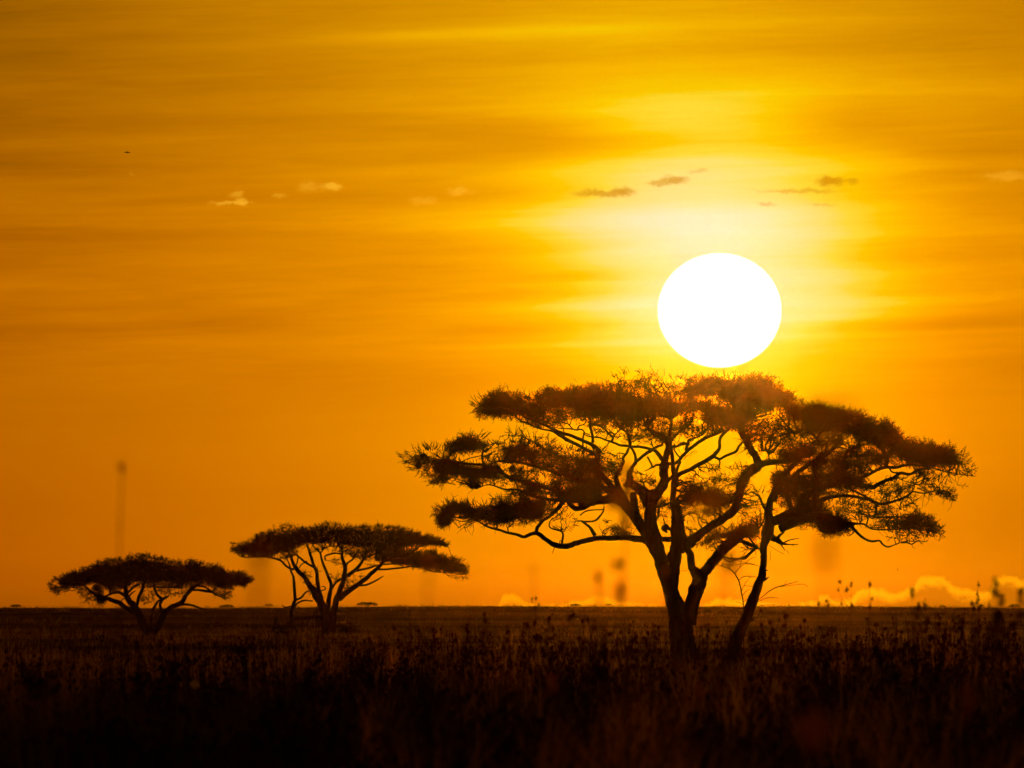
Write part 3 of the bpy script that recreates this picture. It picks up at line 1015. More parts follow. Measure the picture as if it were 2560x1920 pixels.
    ('4', [(620, 300, 16), (590, 262, 56), (610, 245, 48), (640, 270, 30)]),
    ('4', [(480, 60, 22), (560, 60, 24), (640, 30, 24)]),
    ('2', [(680, 1190, 18), (655, 1225, 22), (650, 1290, 20), (635, 1320, 14)]),
)
A_pads = gp(
    ('1', [(590, 390, 440, .3), (640, 320, 480, .55), (700, 290, 465, .85), (800, 275, 455, .98), (900, 275, 470, .98), (1000, 295, 470, .92), (1100, 300, 480, .8), (1200, 270, 480, .8)]),
    ('1', [(1100, 305, 400, .95), (1180, 275, 400, .95), (1300, 248, 390, 1), (1400, 235, 385, 1), (1500, 228, 420, 1), (1660, 212, 465, 1)]),
    ('1', [(1000, 400, 520, .5), (1200, 380, 580, .55), (1350, 370, 560, .5), (1450, 370, 480, .45), (1500, 370, 460, .3)]),
    ('2', [(-10, 232, 470, 1), (150, 212, 480, 1), (300, 200, 490, 1), (430, 225, 530, 1), (600, 285, 470, .97), (800, 318, 450, .95), (950, 335, 430, .9), (1050, 350, 440, .9)]),
    ('2', [(235, 160, 200, .4), (320, 98, 215, .5), (450, 78, 220, .55), (560, 90, 270, .5), (650, 100, 300, .45), (750, 112, 320, .45), (850, 140, 330, .6), (930, 160, 330, .8)]),
    ('2', [(900, 165, 330, .8), (1000, 140, 300, .95), (1080, 128, 210, 1), (1180, 128, 260, 1), (1300, 135, 400, 1), (1400, 142, 430, 1), (1500, 152, 420, 1), (1600, 180, 400, .95), (1670, 225, 380, .85)]),
    ('2', [(1000, 200, 330, .7), (1100, 200, 340, .6), (1250, 200, 350, .75)]),
    ('2', [(930, 340, 470, .8), (1050, 340, 540, .97), (1200, 350, 560, 1), (1320, 380, 560, 1), (1420, 390, 500, .9)]),
    ('2', [(480, 430, 700, .42), (600, 440, 720, .4), (750, 430, 700, .42), (900, 430, 690, .45), (1050, 500, 640, .42), (1160, 530, 590, .4)]),
    ('2', [(60, 460, 560, .3), (200, 470, 620, .35), (340, 480, 640, .4), (440, 520, 640, .5)]),
    ('2', [(1370, 410, 740, .5), (1450, 370, 760, .52), (1560, 340, 760, .5), (1670, 330, 760, .5)]),
    # centre, behind and between the stems
    ('2', [(790, 1040, 1180, .45), (900, 980, 1200, .5), (1000, 920, 1180, .6), (1100, 890, 1150, .66), (1200, 880, 1170, .62), (1300, 880, 1180, .55), (1380, 870, 1100, .42)]),
    ('2', [(820, 1060, 1150, .8), (950, 1060, 1170, .9), (1100, 1070, 1220, .98), (1200, 1080, 1230, .95), (1300, 1100, 1200, .7)]),
    ('2', [(800, 1180, 1310, .45), (900, 1170, 1350, .42), (1000, 1190, 1320, .42), (1150, 1190, 1280, .4)]),
    ('2', [(430, 920, 1070, .38), (520, 935, 1080, .52), (600, 960, 1090, .4), (650, 980, 1060, .3)]),
    ('2', [(620, 1130, 1330, .42), (690, 1150, 1340, .45), (750, 1150, 1350, .4)]),
    ('2', [(430, 1140, 1330, .5), (520, 1170, 1360, .5)]),
    ('2', [(200, 1340, 1440, .25), (260, 1320, 1450, .4), (340, 1330, 1450, .4), (460, 1420, 1470, .35)]),
    ('2', [(870, 1370, 1450, .35), (960, 1440, 1530, .35), (1050, 1430, 1540, .45), (1180, 1390, 1490, .5), (1300, 1380, 1460, .75), (1460, 1390, 1470, .9)]),
    ('2', [(1330, 1190, 1400, .3), (1440, 1180, 1410, .38), (1520, 1190, 1400, .38)]),
    ('2', [(0, 720, 900, .42), (120, 740, 960, .5), (230, 760, 1000, .5), (330, 800, 960, .4)]),
    ('2', [(0, 900, 1040, .5), (120, 930, 1060, .6), (230, 970, 1080, .5), (330, 1020, 1100, .5)]),
    ('2', [(0, 1060, 1200, .85), (130, 1080, 1200, .7), (300, 1100, 1180, .7)]),
    # left side
    ('1', [(8, 800, 840, .3), (80, 745, 855, .5), (200, 722, 870, .62), (350, 722, 870, .78), (420, 695, 800, .85), (500, 640, 785, .95), (570, 598, 765, .92), (640, 610, 740, .8), (720, 630, 760, .48)]),
    ('1', [(60, 830, 890, .35), (160, 850, 940, .35), (230, 870, 1040, .38), (300, 900, 1040, .42), (450, 950, 1035, .42), (560, 980, 1030, .35), (700, 1000, 1030, .3)]),
    ('1', [(310, 790, 920, .92), (400, 820, 930, 1), (500, 850, 970, 1), (620, 860, 990, 1), (740, 860, 980, 1), (820, 880, 990, .9)]),
    ('1', [(380, 920, 1000, .7), (520, 950, 1010, .72), (700, 960, 1020, .68), (880, 960, 1030, .62)]),
    ('1', [(430, 770, 850, .35), (560, 780, 860, .3), (680, 770, 860, .38)]),
    ('1', [(680, 690, 870, .45), (780, 680, 850, .5), (860, 690, 850, .58), (960, 670, 830, .82), (1060, 670, 850, .72), (1150, 710, 870, .5)]),
    ('1', [(1100, 700, 880, .45), (1220, 720, 960, .48), (1330, 720, 950, .55), (1450, 730, 960, .5), (1600, 760, 980, .5)]),
    ('1', [(860, 600, 640, .3), (960, 585, 690, .38), (1080, 620, 710, .38), (1230, 640, 730, .3), (1290, 680, 740, .25)]),
    ('1', [(800, 900, 1000, .4), (900, 900, 1010, .4), (1000, 890, 1020, .42), (1150, 930, 1060, .42), (1300, 960, 1020, .4)]),
    ('1', [(960, 980, 1070, .8), (1100, 1010, 1100, .9), (1220, 1040, 1130, .85), (1350, 1060, 1170, .85), (1500, 1010, 1160, .85), (1660, 960, 1190, .88)]),
    ('1', [(1250, 940, 1060, .7), (1400, 930, 1060, .75), (1560, 920, 1040, .7), (1660, 900, 1040, .7)]),
    ('1', [(900, 1070, 1130, .4), (1050, 1085, 1140, .45), (1200, 1110, 1180, .42)]),
    ('1', [(290, 1250, 1300, .3), (330, 1200, 1350, .55), (380, 1175, 1350, .85), (430, 1172, 1300, .97), (550, 1178, 1270, 1), (680, 1190, 1330, 1), (800, 1190, 1350, .98), (900, 1175, 1360, .98), (1000, 1160, 1360, .95), (1100, 1155, 1330, .97), (1190, 1170, 1300, .9)]),
    ('1', [(1180, 1170, 1290, .55), (1280, 1165, 1280, .48), (1390, 1170, 1230, .35)]),
    ('1', [(345, 1280, 1350, .95), (380, 1275, 1365, .98), (420, 1270, 1340, .8)]),
    ('1', [(430, 1290, 1370, .22), (520, 1290, 1400, .25), (620, 1300, 1390, .3)]),
    ('1', [(780, 1140, 1190, .28), (900, 1110, 1180, .33), (1050, 1090, 1160, .3)]),
    ('1', [(1290, 1260, 1410, .35), (1370, 1260, 1410, .4), (1450, 1310, 1380, .25)]),
    ('1', [(400, 1110, 1190, .12), (500, 1150, 1190, .15)]),
)
A_pads += gp(
    ('1', [(700, 700, 1000, .22), (1000, 660, 1100, .3), (1300, 700, 1170, .36), (1660, 780, 1190, .4)]),
    ('2', [(0, 700, 1160, .34), (200, 740, 1190, .36), (340, 800, 1180, .3)]),
    ('2', [(100, 480, 600, .3), (400, 520, 680, .28), (700, 500, 700, .3), (1000, 480, 620, .3)]),
    ('2', [(1340, 560, 760, .35), (1600, 560, 860, .4)]),
    ('2', [(1340, 1060, 1260, .36), (1560, 1080, 1400, .42)]),
)
A_extra = [('1', [(1025, 490, 5), (1022, 560, 4), (1045, 570, 3)]), ('1', [(1470, 225, 3), (1465, 180, 3), (1440, 155, 2)]),
           ('1', [(1222, 655, 4), (1240, 605, 4)]), ('1', [(985, 600, 3), (1000, 540, 3)]),
           ('1', [(445, 1170, 4), (440, 1140, 4), (425, 1105, 3)]), ('1', [(440, 1140, 3), (485, 1120, 2)]),
           ('4', [(745, 655, 5), (800, 655, 6)]), ('1', [(480, 1395, 6), (540, 1360, 8), (620, 1330, 9)])]

tree_big, skelA = acacia("acacia_tree", "largest flat-topped acacia, its top right under the sun and its trunk forking in a V", 500.0,
                         "acacias on the plain", A_trunks, A_limbs, A_pads, 4.2, 27.0, 21, 1.0, extra=A_extra)

# --- the slanting acacia at its right shoulder
B_trunks = gl(
    ('4', [(1195, 1540, 150), (1212, 1470, 128), (1240, 1340, 116), (1290, 1210, 108), (1345, 1090, 100), (1390, 970, 102), (1440, 830, 92), (1485, 710, 76), (1508, 600, 62), (1506, 500, 60), (1512, 400, 72), (1540, 310, 115), (1560, 200, 98), (1556, 100, 76), (1572, 0, 56), (1600, -80, 38), (1640, -180, 24), (1700, -260, 12)]),
)
B_limbs = gl(
    ('c', [(690, 1560, 140), (740, 1400, 120), (790, 1260, 130), (870, 1100, 110), (1000, 960, 90), (1180, 800, 70), (1300, 680, 50)]),
    ('c', [(620, 1900, 120), (560, 1750, 60), (470, 1600, 50), (420, 1480, 40), (300, 1400, 30)]),
    ('c', [(640, 1950, 180), (800, 1900, 190), (950, 1820, 170), (1120, 1760, 180), (1300, 1700, 170), (1440, 1560, 150), (1490, 1420, 120), (1530, 1250, 110), (1480, 1100, 100), (1420, 950, 80), (1440, 800, 60)]),
    ('3', [(0, 1400, 70), (130, 1340, 80), (260, 1300, 80), (380, 1310, 85), (480, 1345, 90), (560, 1358, 44), (640, 1358, 18), (700, 1362, 16), (760, 1400, 14), (900, 1408, 13), (1000, 1400, 11), (1100, 1380, 8)]),
    ('3', [(150, 1180, 60), (300, 1080, 60), (450, 1020, 55), (560, 1000, 46), (650, 1035, 44), (740, 1052, 44), (780, 1050, 40), (860, 1010, 32), (940, 975, 28), (1000, 938, 28), (1080, 950, 22), (1150, 912, 20), (1240, 900, 16)]),
    ('3', [(560, 1010, 30), (660, 985, 26), (740, 948, 26), (820, 905, 26), (880, 890, 30), (960, 890, 26), (1060, 870, 22), (1200, 880, 16), (1350, 920, 12), (1500, 950, 9), (1600, 955, 6)]),
    ('3', [(880, 890, 40), (880, 820, 44), (850, 740, 36), (780, 690, 28)]),
    ('3', [(905, 895, 14), (930, 930, 14), (1000, 938, 16)]),
    ('3', [(150, 1260, 50), (280, 1180, 44), (400, 1140, 36), (510, 1128, 30), (650, 1138, 27), (740, 1160, 27), (810, 1190, 28), (890, 1188, 22), (960, 1165, 20), (1050, 1132, 17), (1100, 1092, 14), (1200, 1105, 11), (1300, 1082, 9), (1400, 1092, 6)]),
    ('3', [(560, 1060, 20), (690, 1120, 16), (760, 1160, 18), (800, 1190, 20)]),
    ('3', [(1100, 1095, 13), (1105, 1040, 12), (1130, 1010, 9)]),
    ('3', [(960, 1140, 14), (1000, 1100, 9), (990, 1070, 7)]),
    ('3', [(800, 1185, 22), (798, 1260, 22), (790, 1300, 20), (870, 1302, 14), (1000, 1300, 12), (1100, 1312, 11), (1200, 1352, 8)]),
    ('3', [(1000, 1180, 9), (1005, 1215, 8), (1040, 1220, 7), (1080, 1190, 6)]),
    ('3', [(570, 1360, 30), (600, 1385, 27), (640, 1432, 23), (700, 1482, 21), (760, 1505, 19), (825, 1500, 17), (860, 1538, 15), (900, 1550, 15), (960, 1530, 9), (1005, 1513, 4)]),
    ('3', [(720, 1365, 14), (740, 1300, 12), (790, 1300, 12)]),
    ('3', [(100, 1250, 50), (60, 1100, 44), (130, 950, 40), (250, 860, 38), (380, 790, 34), (480, 700, 26)]),
    ('3', [(0, 620, 22), (120, 600, 20), (220, 580, 18), (300, 640, 16), (330, 690, 14)]),
    ('3', [(230, 590, 18), (290, 640, 16), (330, 680, 12)]),
    ('3', [(400, 1030, 36), (480, 1000, 30), (540, 940, 30), (520, 860, 30), (560, 760, 26), (640, 720, 18)]),
    ('4', [(1545, 300, 60), (1600, 350, 60), (1650, 385, 50), (1690, 400, 26), (1740, 410, 13), (1825, 408, 8)]),
    ('4', [(1560, 330, 50), (1620, 370, 40), (1660, 320, 24), (1700, 293, 14)]),
    ('4', [(1690, 395, 16), (1750, 368, 11), (1838, 352, 6)]),
    ('4', [(1660, 400, 16), (1690, 440, 11), (1705, 465, 6)]),
    ('4', [(1520, 640, 18), (1545, 650, 12)]),
    ('4', [(1515, 740, 26), (1540, 720, 18), (1560, 705, 10)]),
    ('4', [(1490, 450, 8), (1455, 445, 11), (1440, 430, 7)]),
    ('4', [(1420, 1090, 22), (1395, 1110, 14), (1410, 1050, 8)]),
)
B_pads = gp(
    ('3', [(-20, 235, 420, .75), (60, 270, 470, .8), (150, 335, 520, .85), (240, 378, 570, .97), (330, 383, 580, 1), (430, 400, 600, 1), (560, 438, 620, 1), (650, 445, 670, 1), (760, 470, 700, .98), (880, 505, 740, 1), (980, 580, 800, 1), (1090, 665, 850, .95)]),
    ('3', [(0, 480, 640, .4), (120, 540, 660, .38), (250, 560, 690, .4), (380, 600, 720, .42), (500, 620, 740, .5)]),
    ('3', [(1050, 690, 870, .95), (1200, 690, 890, .96), (1300, 705, 890, .92), (1400, 725, 890, .85), (1480, 735, 920, .75), (1540, 780, 960, .62), (1600, 880, 970, .4)]),
    ('3', [(0, 640, 830, .6), (100, 650, 860, .7), (200, 680, 900, .78), (300, 700, 920, .75), (400, 720, 880, .7), (500, 720, 900, .8)]),
    ('3', [(500, 690, 960, .85), (600, 700, 960, .85), (700, 700, 900, .85), (800, 720, 890, .88), (900, 750, 870, .85), (1050, 800, 880, .8)]),
    ('3', [(550, 880, 940, .45), (700, 850, 940, .45), (850, 850, 890, .45)]),
    ('3', [(-60, 930, 1060, .95), (100, 940, 1080, .95), (250, 900, 1080, .9), (330, 840, 1080, .85)]),
    ('3', [(330, 880, 1100, .72), (480, 900, 1110, .75), (600, 960, 1100, .85), (700, 1020, 1090, .6), (760, 1050, 1100, .3)]),
    ('3', [(-40, 1060, 1200, .55), (100, 1060, 1220, .6), (230, 1080, 1260, .55), (340, 1100, 1280, .5)]),
    ('3', [(60, 1200, 1350, .45), (200, 1180, 1370, .75), (300, 1180, 1390, .85), (400, 1240, 1400, .7)]),
    ('3', [(330, 1350, 1430, .85), (400, 1300, 1435, 1), (480, 1300, 1440, 1), (550, 1330, 1430, .97)]),
    ('3', [(340, 1430, 1460, .3), (450, 1420, 1465, .35), (600, 1380, 1440, .2)]),
    ('3', [(340, 1160, 1300, .4), (470, 1170, 1300, .45), (600, 1180, 1300, .3), (720, 1200, 1330, .28)]),
    ('3', [(820, 1060, 1120, .35), (880, 1000, 1160, .48), (960, 980, 1160, .55), (1040, 975, 1150, .48), (1110, 1000, 1110, .35)]),
    ('3', [(650, 1090, 1180, .22), (760, 1090, 1190, .22), (880, 1130, 1200, .22)]),
    ('3', [(1130, 900, 990, .8), (1230, 885, 990, .85), (1330, 900, 1000, .62), (1430, 920, 1010, .45), (1510, 960, 1050, .35)]),
    ('3', [(1150, 990, 1080, .32), (1280, 980, 1060, .35), (1380, 1000, 1060, .4)]),
    ('3', [(1240, 1080, 1120, .4), (1330, 1060, 1130, .7), (1400, 1065, 1160, .62), (1450, 1120, 1180, .35)]),
    ('3', [(900, 1170, 1230, .2), (1050, 1130, 1220, .3), (1200, 1110, 1170, .3)]),
    ('3', [(740, 1220, 1400, .42), (850, 1200, 1400, .52), (950, 1210, 1410, .6), (1080, 1240, 1430, .62), (1180, 1270, 1440, .62), (1270, 1310, 1460, .68), (1345, 1400, 1460, .4)]),
    ('3', [(900, 1300, 1340, .7), (1050, 1300, 1350, .8), (1180, 1320, 1400, .85), (1280, 1350, 1430, .85)]),
    ('3', [(900, 1410, 1480, .22), (1050, 1420, 1500, .25), (1180, 1440, 1520, .18), (1280, 1450, 1480, .2)]),
    ('4', [(840, 410, 420, .1), (950, 330, 420, .35), (1100, 270, 360, .45), (1250, 250, 310, .5), (1400, 220, 300, .6)]),
    ('4', [(1330, 430, 500, .25), (1400, 400, 480, .3), (1480, 370, 440, .3)]),
    ('4', [(1560, 430, 500, .12), (1680, 440, 520, .14)]),
)
B_pads += gp(
    ('3', [(-60, 560, 1250, .33), (150, 540, 1330, .36), (350, 580, 1250, .38), (520, 640, 1080, .36), (700, 700, 960, .33)]),
    ('3', [(300, 1090, 1330, .26), (600, 1120, 1360, .26), (900, 1200, 1420, .3)]),
    ('3', [(640, 900, 1100, .22), (740, 900, 960, .22)]),
)
B_extra = [('4', [(1450, 930, 6), (1500, 890, 7), (1560, 840, 9), (1640, 800, 11), (1720, 778, 8), (1820, 752, 4)]),
           ('4', [(1640, 800, 6), (1740, 790, 5), (1870, 775, 4), (1915, 800, 3)]),
           ('4', [(1440, 945, 6), (1530, 905, 6), (1600, 900, 6), (1650, 905, 3)]),
           ('4', [(1430, 990, 5), (1500, 970, 5), (1620, 965, 3)]), ('4', [(1430, 1085, 4), (1480, 1075, 4), (1530, 1075, 2)]),
           ('4', [(1480, 720, 5), (1380, 700, 6), (1300, 715, 5)]), ('4', [(1470, 610, 5), (1350, 580, 6), (1240, 600, 5), (1120, 590, 4)]),
           ('4', [(1560, 420, 4), (1640, 470, 4), (1700, 500, 2)]), ('4', [(1570, 470, 3), (1570, 560, 3)]),
           ('4', [(1720, 460, 4), (1740, 495, 2)]), ('4', [(1660, 390, 4), (1790, 420, 4)]),
           ('4', [(1700, 790, 4), (1720, 740, 3)]), ('4', [(1760, 770, 3), (1830, 745, 3)])]
tree_slant, skelB = acacia("acacia_tree", "slanting acacia with a thin leaning trunk, grown into the right side of the largest acacia", 498.0,
                           "acacias on the plain", B_trunks, B_limbs, B_pads, 3.6, 27.0, 33, 1.0, extra=B_extra)

# --- acacia in the middle distance
C_trunks = gl(
    ('5', [(930, 1130, 140), (928, 1060, 118), (915, 980, 100), (895, 890, 80), (862, 800, 70)]),
    ('5', [(950, 1110, 100), (965, 1020, 75), (975, 920, 62), (990, 830, 58), (1020, 745, 56)]),
)
C_limbs = gl(
    ('5', [(870, 820, 70), (830, 750, 66), (790, 690, 58), (745, 625, 46), (695, 560, 42), (645, 505, 38), (615, 450, 30), (592, 385, 24), (560, 330, 14)]),
    ('5', [(640, 500, 22), (600, 510, 22), (550, 478, 20), (500, 432, 18), (400, 405, 15), (300, 400, 12), (200, 405, 10), (165, 402, 6)]),
    ('5', [(605, 980, 40), (598, 900, 34), (620, 830, 32), (634, 770, 32), (628, 680, 28), (620, 590, 24), (598, 530, 18), (585, 470, 14), (560, 420, 10)]),
    ('5', [(630, 785, 18), (690, 762, 20), (730, 715, 16), (780, 700, 16)]),
    ('5', [(625, 860, 16), (655, 812, 16), (720, 790, 14), (790, 795, 14)]),
    ('5', [(865, 780, 50), (845, 690, 38), (832, 600, 34), (826, 530, 32), (795, 465, 28), (772, 380, 26), (742, 300, 16)]),
    ('5', [(795, 490, 20), (730, 450, 19), (670, 402, 17), (620, 360, 12)]),
    ('5', [(915, 900, 55), (935, 790, 42), (955, 660, 32), (925, 565, 28), (892, 485, 24), (868, 410, 20), (858, 365, 16), (820, 330, 14), (770, 268, 8)]),
    ('5', [(905, 430, 16), (905, 390, 16), (990, 368, 16), (1050, 375, 14)]),
    ('5', [(862, 365, 14), (900, 320, 12), (980, 300, 9)]),
    ('5', [(1020, 750, 55), (1045, 660, 46), (1072, 570, 42), (1080, 490, 38), (1055, 410, 28), (1052, 345, 18), (1010, 285, 12)]),
    ('5', [(955, 700, 20), (1000, 625, 22), (1060, 590, 28), (1130, 548, 36), (1190, 500, 32), (1235, 435, 24), (1268, 375, 15)]),
    ('5', [(1085, 510, 20), (1100, 460, 18), (1150, 420, 16), (1155, 395, 10)]),
    ('5', [(1025, 775, 62), (1110, 705, 48), (1200, 642, 44), (1270, 590, 38), (1325, 538, 36), (1390, 480, 30), (1440, 432, 24), (1500, 395, 14)]),
    ('5', [(1190, 655, 18), (1270, 650, 18), (1350, 615, 16), (1422, 572, 9)]),
    ('5', [(1370, 512, 18), (1450, 510, 17), (1560, 500, 15), (1680, 485, 13), (1760, 495, 12), (1850, 530, 11), (1960, 538, 8)]),
    ('5', [(1180, 525, 24), (1290, 500, 18), (1400, 470, 16), (1550, 462, 12), (1700, 470, 9)]),
    ('5', [(1420, 450, 16), (1520, 420, 14), (1640, 400, 10)]),
    ('5', [(800, 925, 14), (825, 870, 14), (835, 820, 10)]),
    ('5', [(870, 700, 10), (905, 690, 12), (895, 665, 10), (865, 670, 7)]),
    ('5', [(870, 530, 6), (835, 520, 7), (838, 480, 5)]),
    ('5', [(610, 835, 14), (545, 852, 12), (518, 828, 8)]),
    ('5', [(740, 440, 14), (690, 470, 12), (670, 500, 9)]),
    ('5', [(660, 410, 14), (650, 460, 12), (620, 500, 12)]),
    ('5', [(1015, 870, 10), (1045, 890, 8), (1085, 885, 5)]),
)
C_pads = gp(
    ('5', [(68, 275, 350, .5), (130, 280, 375, .62), (200, 265, 385, .8), (260, 235, 390, .9), (330, 200, 380, .98), (450, 178, 370, 1), (600, 165, 350, 1), (700, 150, 290, 1), (800, 128, 280, .98), (900, 100, 275, .97), (970, 97, 290, .97), (1050, 115, 300, .98), (1250, 132, 320, 1), (1400, 132, 390, 1), (1500, 140, 400, .98), (1600, 155, 310, .98), (1700, 162, 295, .98), (1760, 205, 300, .97), (1860, 222, 300, .92), (1940, 240, 305, .8), (1995, 280, 318, .6)]),
    ('5', [(230, 370, 400, .5), (400, 370, 410, .5), (560, 350, 420, .45), (700, 290, 380, .35)]),
    ('5', [(780, 260, 370, .3), (900, 270, 330, .35), (1050, 290, 380, .4), (1200, 300, 420, .5), (1320, 330, 430, .6)]),
    ('5', [(1350, 340, 430, .95), (1500, 350, 450, .98), (1650, 355, 480, .98), (1800, 352, 500, 1), (1900, 358, 525, 1), (2000, 400, 535, .98), (2090, 410, 540, .9), (2150, 440, 555, .6), (2170, 500, 545, .4)]),
    ('5', [(430, 120, 180, .22), (540, 108, 155, .35), (600, 110, 150, .35), (650, 130, 170, .5)]),
    ('5', [(700, 530, 620, .35), (780, 530, 650, .4)]), ('5', [(930, 410, 450, .3), (1020, 420, 470, .35)]),
    ('5', [(940, 550, 610, .38), (1030, 550, 610, .35)]), ('5', [(1060, 590, 720, .28), (1160, 560, 650, .42), (1240, 570, 620, .25)]),
    ('5', [(1040, 700, 715, .2), (1120, 620, 690, .22)]), ('5', [(1210, 420, 470, .3), (1350, 430, 480, .3)]),
    ('5', [(2050, 560, 590, .2), (2130, 540, 600, .3), (2170, 540, 590, .3)]), ('5', [(760, 640, 740, .25), (820, 650, 740, .3)]),
)
tree_mid, _ = acacia("acacia_tree", "middle-distance acacia with many slim stems, second from the left", 1000.0, "acacias on the plain",
                     C_trunks, C_limbs, C_pads, 4.5, 15.0, 44, 1.0)
# fallen limb lying against its foot
fl = Geo()
for l in gl(('5', [(870, 935, 26), (750, 942, 24), (650, 950, 28), (590, 985, 30), (530, 1030, 24), (440, 1062, 18)]),
            ('5', [(760, 945, 14), (748, 1000, 12), (740, 1050, 8)]), ('5', [(700, 950, 14), (700, 1020, 12), (690, 1070, 8)]),
            ('5', [(600, 980, 28), (640, 1040, 18), (650, 1080, 12)]), ('5', [(440, 1062, 22), (452, 1000, 20), (462, 925, 18)]),
            ('5', [(825, 930, 12), (826, 1000, 10), (822, 1060, 8)])):
    P = catmull(l[:, :2], 3)
    R = np.interp(np.linspace(0, len(l) - 1, len(P)), np.arange(len(l)), l[:, 2])
    P += rng.normal(0, .35, P.shape)
    W = np.stack([at(P[i, 0], P[i, 1], 996.0 + 0.02 * (P[i, 0] - 740)) for i in range(len(P))])
    tube(fl, W, R * 1.35 * 1000 / F, 7)
o = fl.obj("fallen_branch", M_dead)
o['label'] = "dead crooked branch lying at the foot of the middle-distance acacia"
o['category'] = "branch"

# --- acacia far left
D_trunks = gl(
    ('6', [(1075, 940, 150), (1058, 870, 100), (1015, 785, 84), (965, 670, 78), (915, 590, 74)]),
    ('6', [(1115, 940, 120), (1135, 860, 78), (1185, 765, 64), (1230, 670, 68)]),
)
D_limbs = gl(
    ('6', [(925, 600, 70), (865, 545, 58), (850, 480, 50), (848, 400, 44), (850, 330, 30)]),
    ('6', [(955, 680, 60), (880, 642, 54), (800, 592, 48), (720, 555, 44), (640, 530, 40), (570, 500, 40), (500, 468, 30), (440, 415, 20), (400, 380, 12)]),
    ('6', [(640, 522, 20), (700, 490, 22), (780, 478, 30), (845, 512, 32)]),
    ('6', [(690, 490, 20), (700, 440, 30), (690, 400, 20)]),
    ('6', [(865, 535, 18), (900, 492, 16), (942, 464, 9)]),
    ('6', [(800, 565, 10), (825, 538, 10), (855, 555, 8)]),
    ('6', [(960, 600, 34), (972, 530, 30), (1000, 480, 34), (1020, 420, 34), (1025, 380, 24)]),
    ('6', [(870, 480, 20), (920, 430, 30), (980, 400, 20)]),
    ('6', [(1230, 680, 66), (1300, 622, 52), (1375, 592, 48), (1420, 550, 44), (1452, 490, 40), (1500, 440, 40), (1560, 400, 30), (1600, 370, 20)]),
    ('6', [(1380, 600, 26), (1450, 597, 24), (1520, 612, 21), (1590, 637, 18), (1660, 646, 9)]),
    ('6', [(1510, 452, 24), (1600, 460, 26), (1690, 472, 28), (1725, 492, 22), (1782, 518, 10)]),
    ('6', [(1550, 412, 20), (1640, 430, 20), (1700, 468, 20), (1735, 425, 14), (1780, 400, 10)]),
    ('6', [(1195, 660, 28), (1185, 600, 28), (1200, 545, 34), (1150, 490, 26), (1132, 430, 24), (1130, 390, 18)]),
    ('6', [(1195, 555, 34), (1240, 530, 30), (1272, 514, 9)]),
    ('6', [(1100, 860, 28), (1100, 740, 24), (1120, 640, 24), (1158, 575, 24), (1190, 550, 20)]),
    ('6', [(1120, 745, 14), (1160, 685, 14), (1205, 645, 12)]),
    ('6', [(1360, 590, 14), (1355, 572, 7)]),
    ('6', [(1150, 425, 20), (1280, 430, 20), (1400, 430, 16)]),
)
D_pads = gp(
    ('6', [(95, 385, 430, .7), (130, 348, 470, .75), (200, 318, 470, .85), (280, 283, 400, .98), (380, 258, 400, 1), (480, 228, 385, 1), (560, 195, 400, 1), (700, 162, 450, 1), (800, 148, 430, 1), (900, 136, 390, 1), (1010, 122, 400, 1), (1100, 128, 415, 1), (1200, 142, 400, 1), (1245, 165, 400, 1), (1400, 172, 420, 1), (1600, 188, 400, 1), (1720, 213, 415, 1), (1800, 243, 440, 1), (1880, 274, 420, .98), (2000, 284, 410, .92), (2070, 318, 380, .75), (2112, 345, 358, .5)]),
    ('6', [(110, 400, 480, .5), (180, 420, 500, .5), (260, 400, 470, .55), (300, 400, 480, .3)]),
    ('6', [(400, 400, 560, .28), (460, 420, 590, .28), (540, 480, 610, .4), (600, 500, 610, .4)]),
    ('6', [(540, 400, 500, .8), (600, 420, 600, .95), (650, 500, 590, .8)]),
    ('6', [(980, 420, 560, .28), (1060, 420, 600, .38), (1120, 420, 560, .28)]),
    ('6', [(1160, 410, 480, .4), (1300, 420, 540, .3), (1400, 420, 490, .35), (1500, 410, 450, .35)]),
    ('6', [(1700, 430, 520, .3), (1800, 430, 540, .35), (1900, 400, 560, .35)]),
    ('6', [(1840, 400, 450, .7), (1900, 400, 450, .6)]), ('6', [(660, 400, 470, .6), (760, 400, 440, .5), (880, 390, 430, .4)]),
    ('6', [(340, 400, 470, .22), (420, 390, 500, .3)]),
)
tree_left, _ = acacia("acacia_tree", "low dense umbrella acacia with two spreading trunks, farthest left", 985.0, "acacias on the plain",
                      D_trunks, D_limbs, D_pads, 4.5, 15.0, 55, 1.0)

# --- leafless sapling behind the slanting trunk
sp = thing("sapling", tuple(at(1856, 1517, 510.0) * np.array([1, 1, 0])), "bare thorny sapling rising behind the slanting acacia trunk", "sapling")
sgeo, tgeo = Geo(), Geo()
org = np.array(sp.location)


def px_tube(geo, tile, pts, D, sides=5):
    l = limb(tile, pts)
    P = catmull(l[:, :2], 4)
    R = np.interp(np.linspace(0, len(l) - 1, len(P)), np.arange(len(l)), l[:, 2])
    P += rng.normal(0, .5, P.shape)
    tube(geo, np.stack([at(p[0], p[1], D) for p in P]), np.maximum(R, .45) * D / F, sides)
    return P


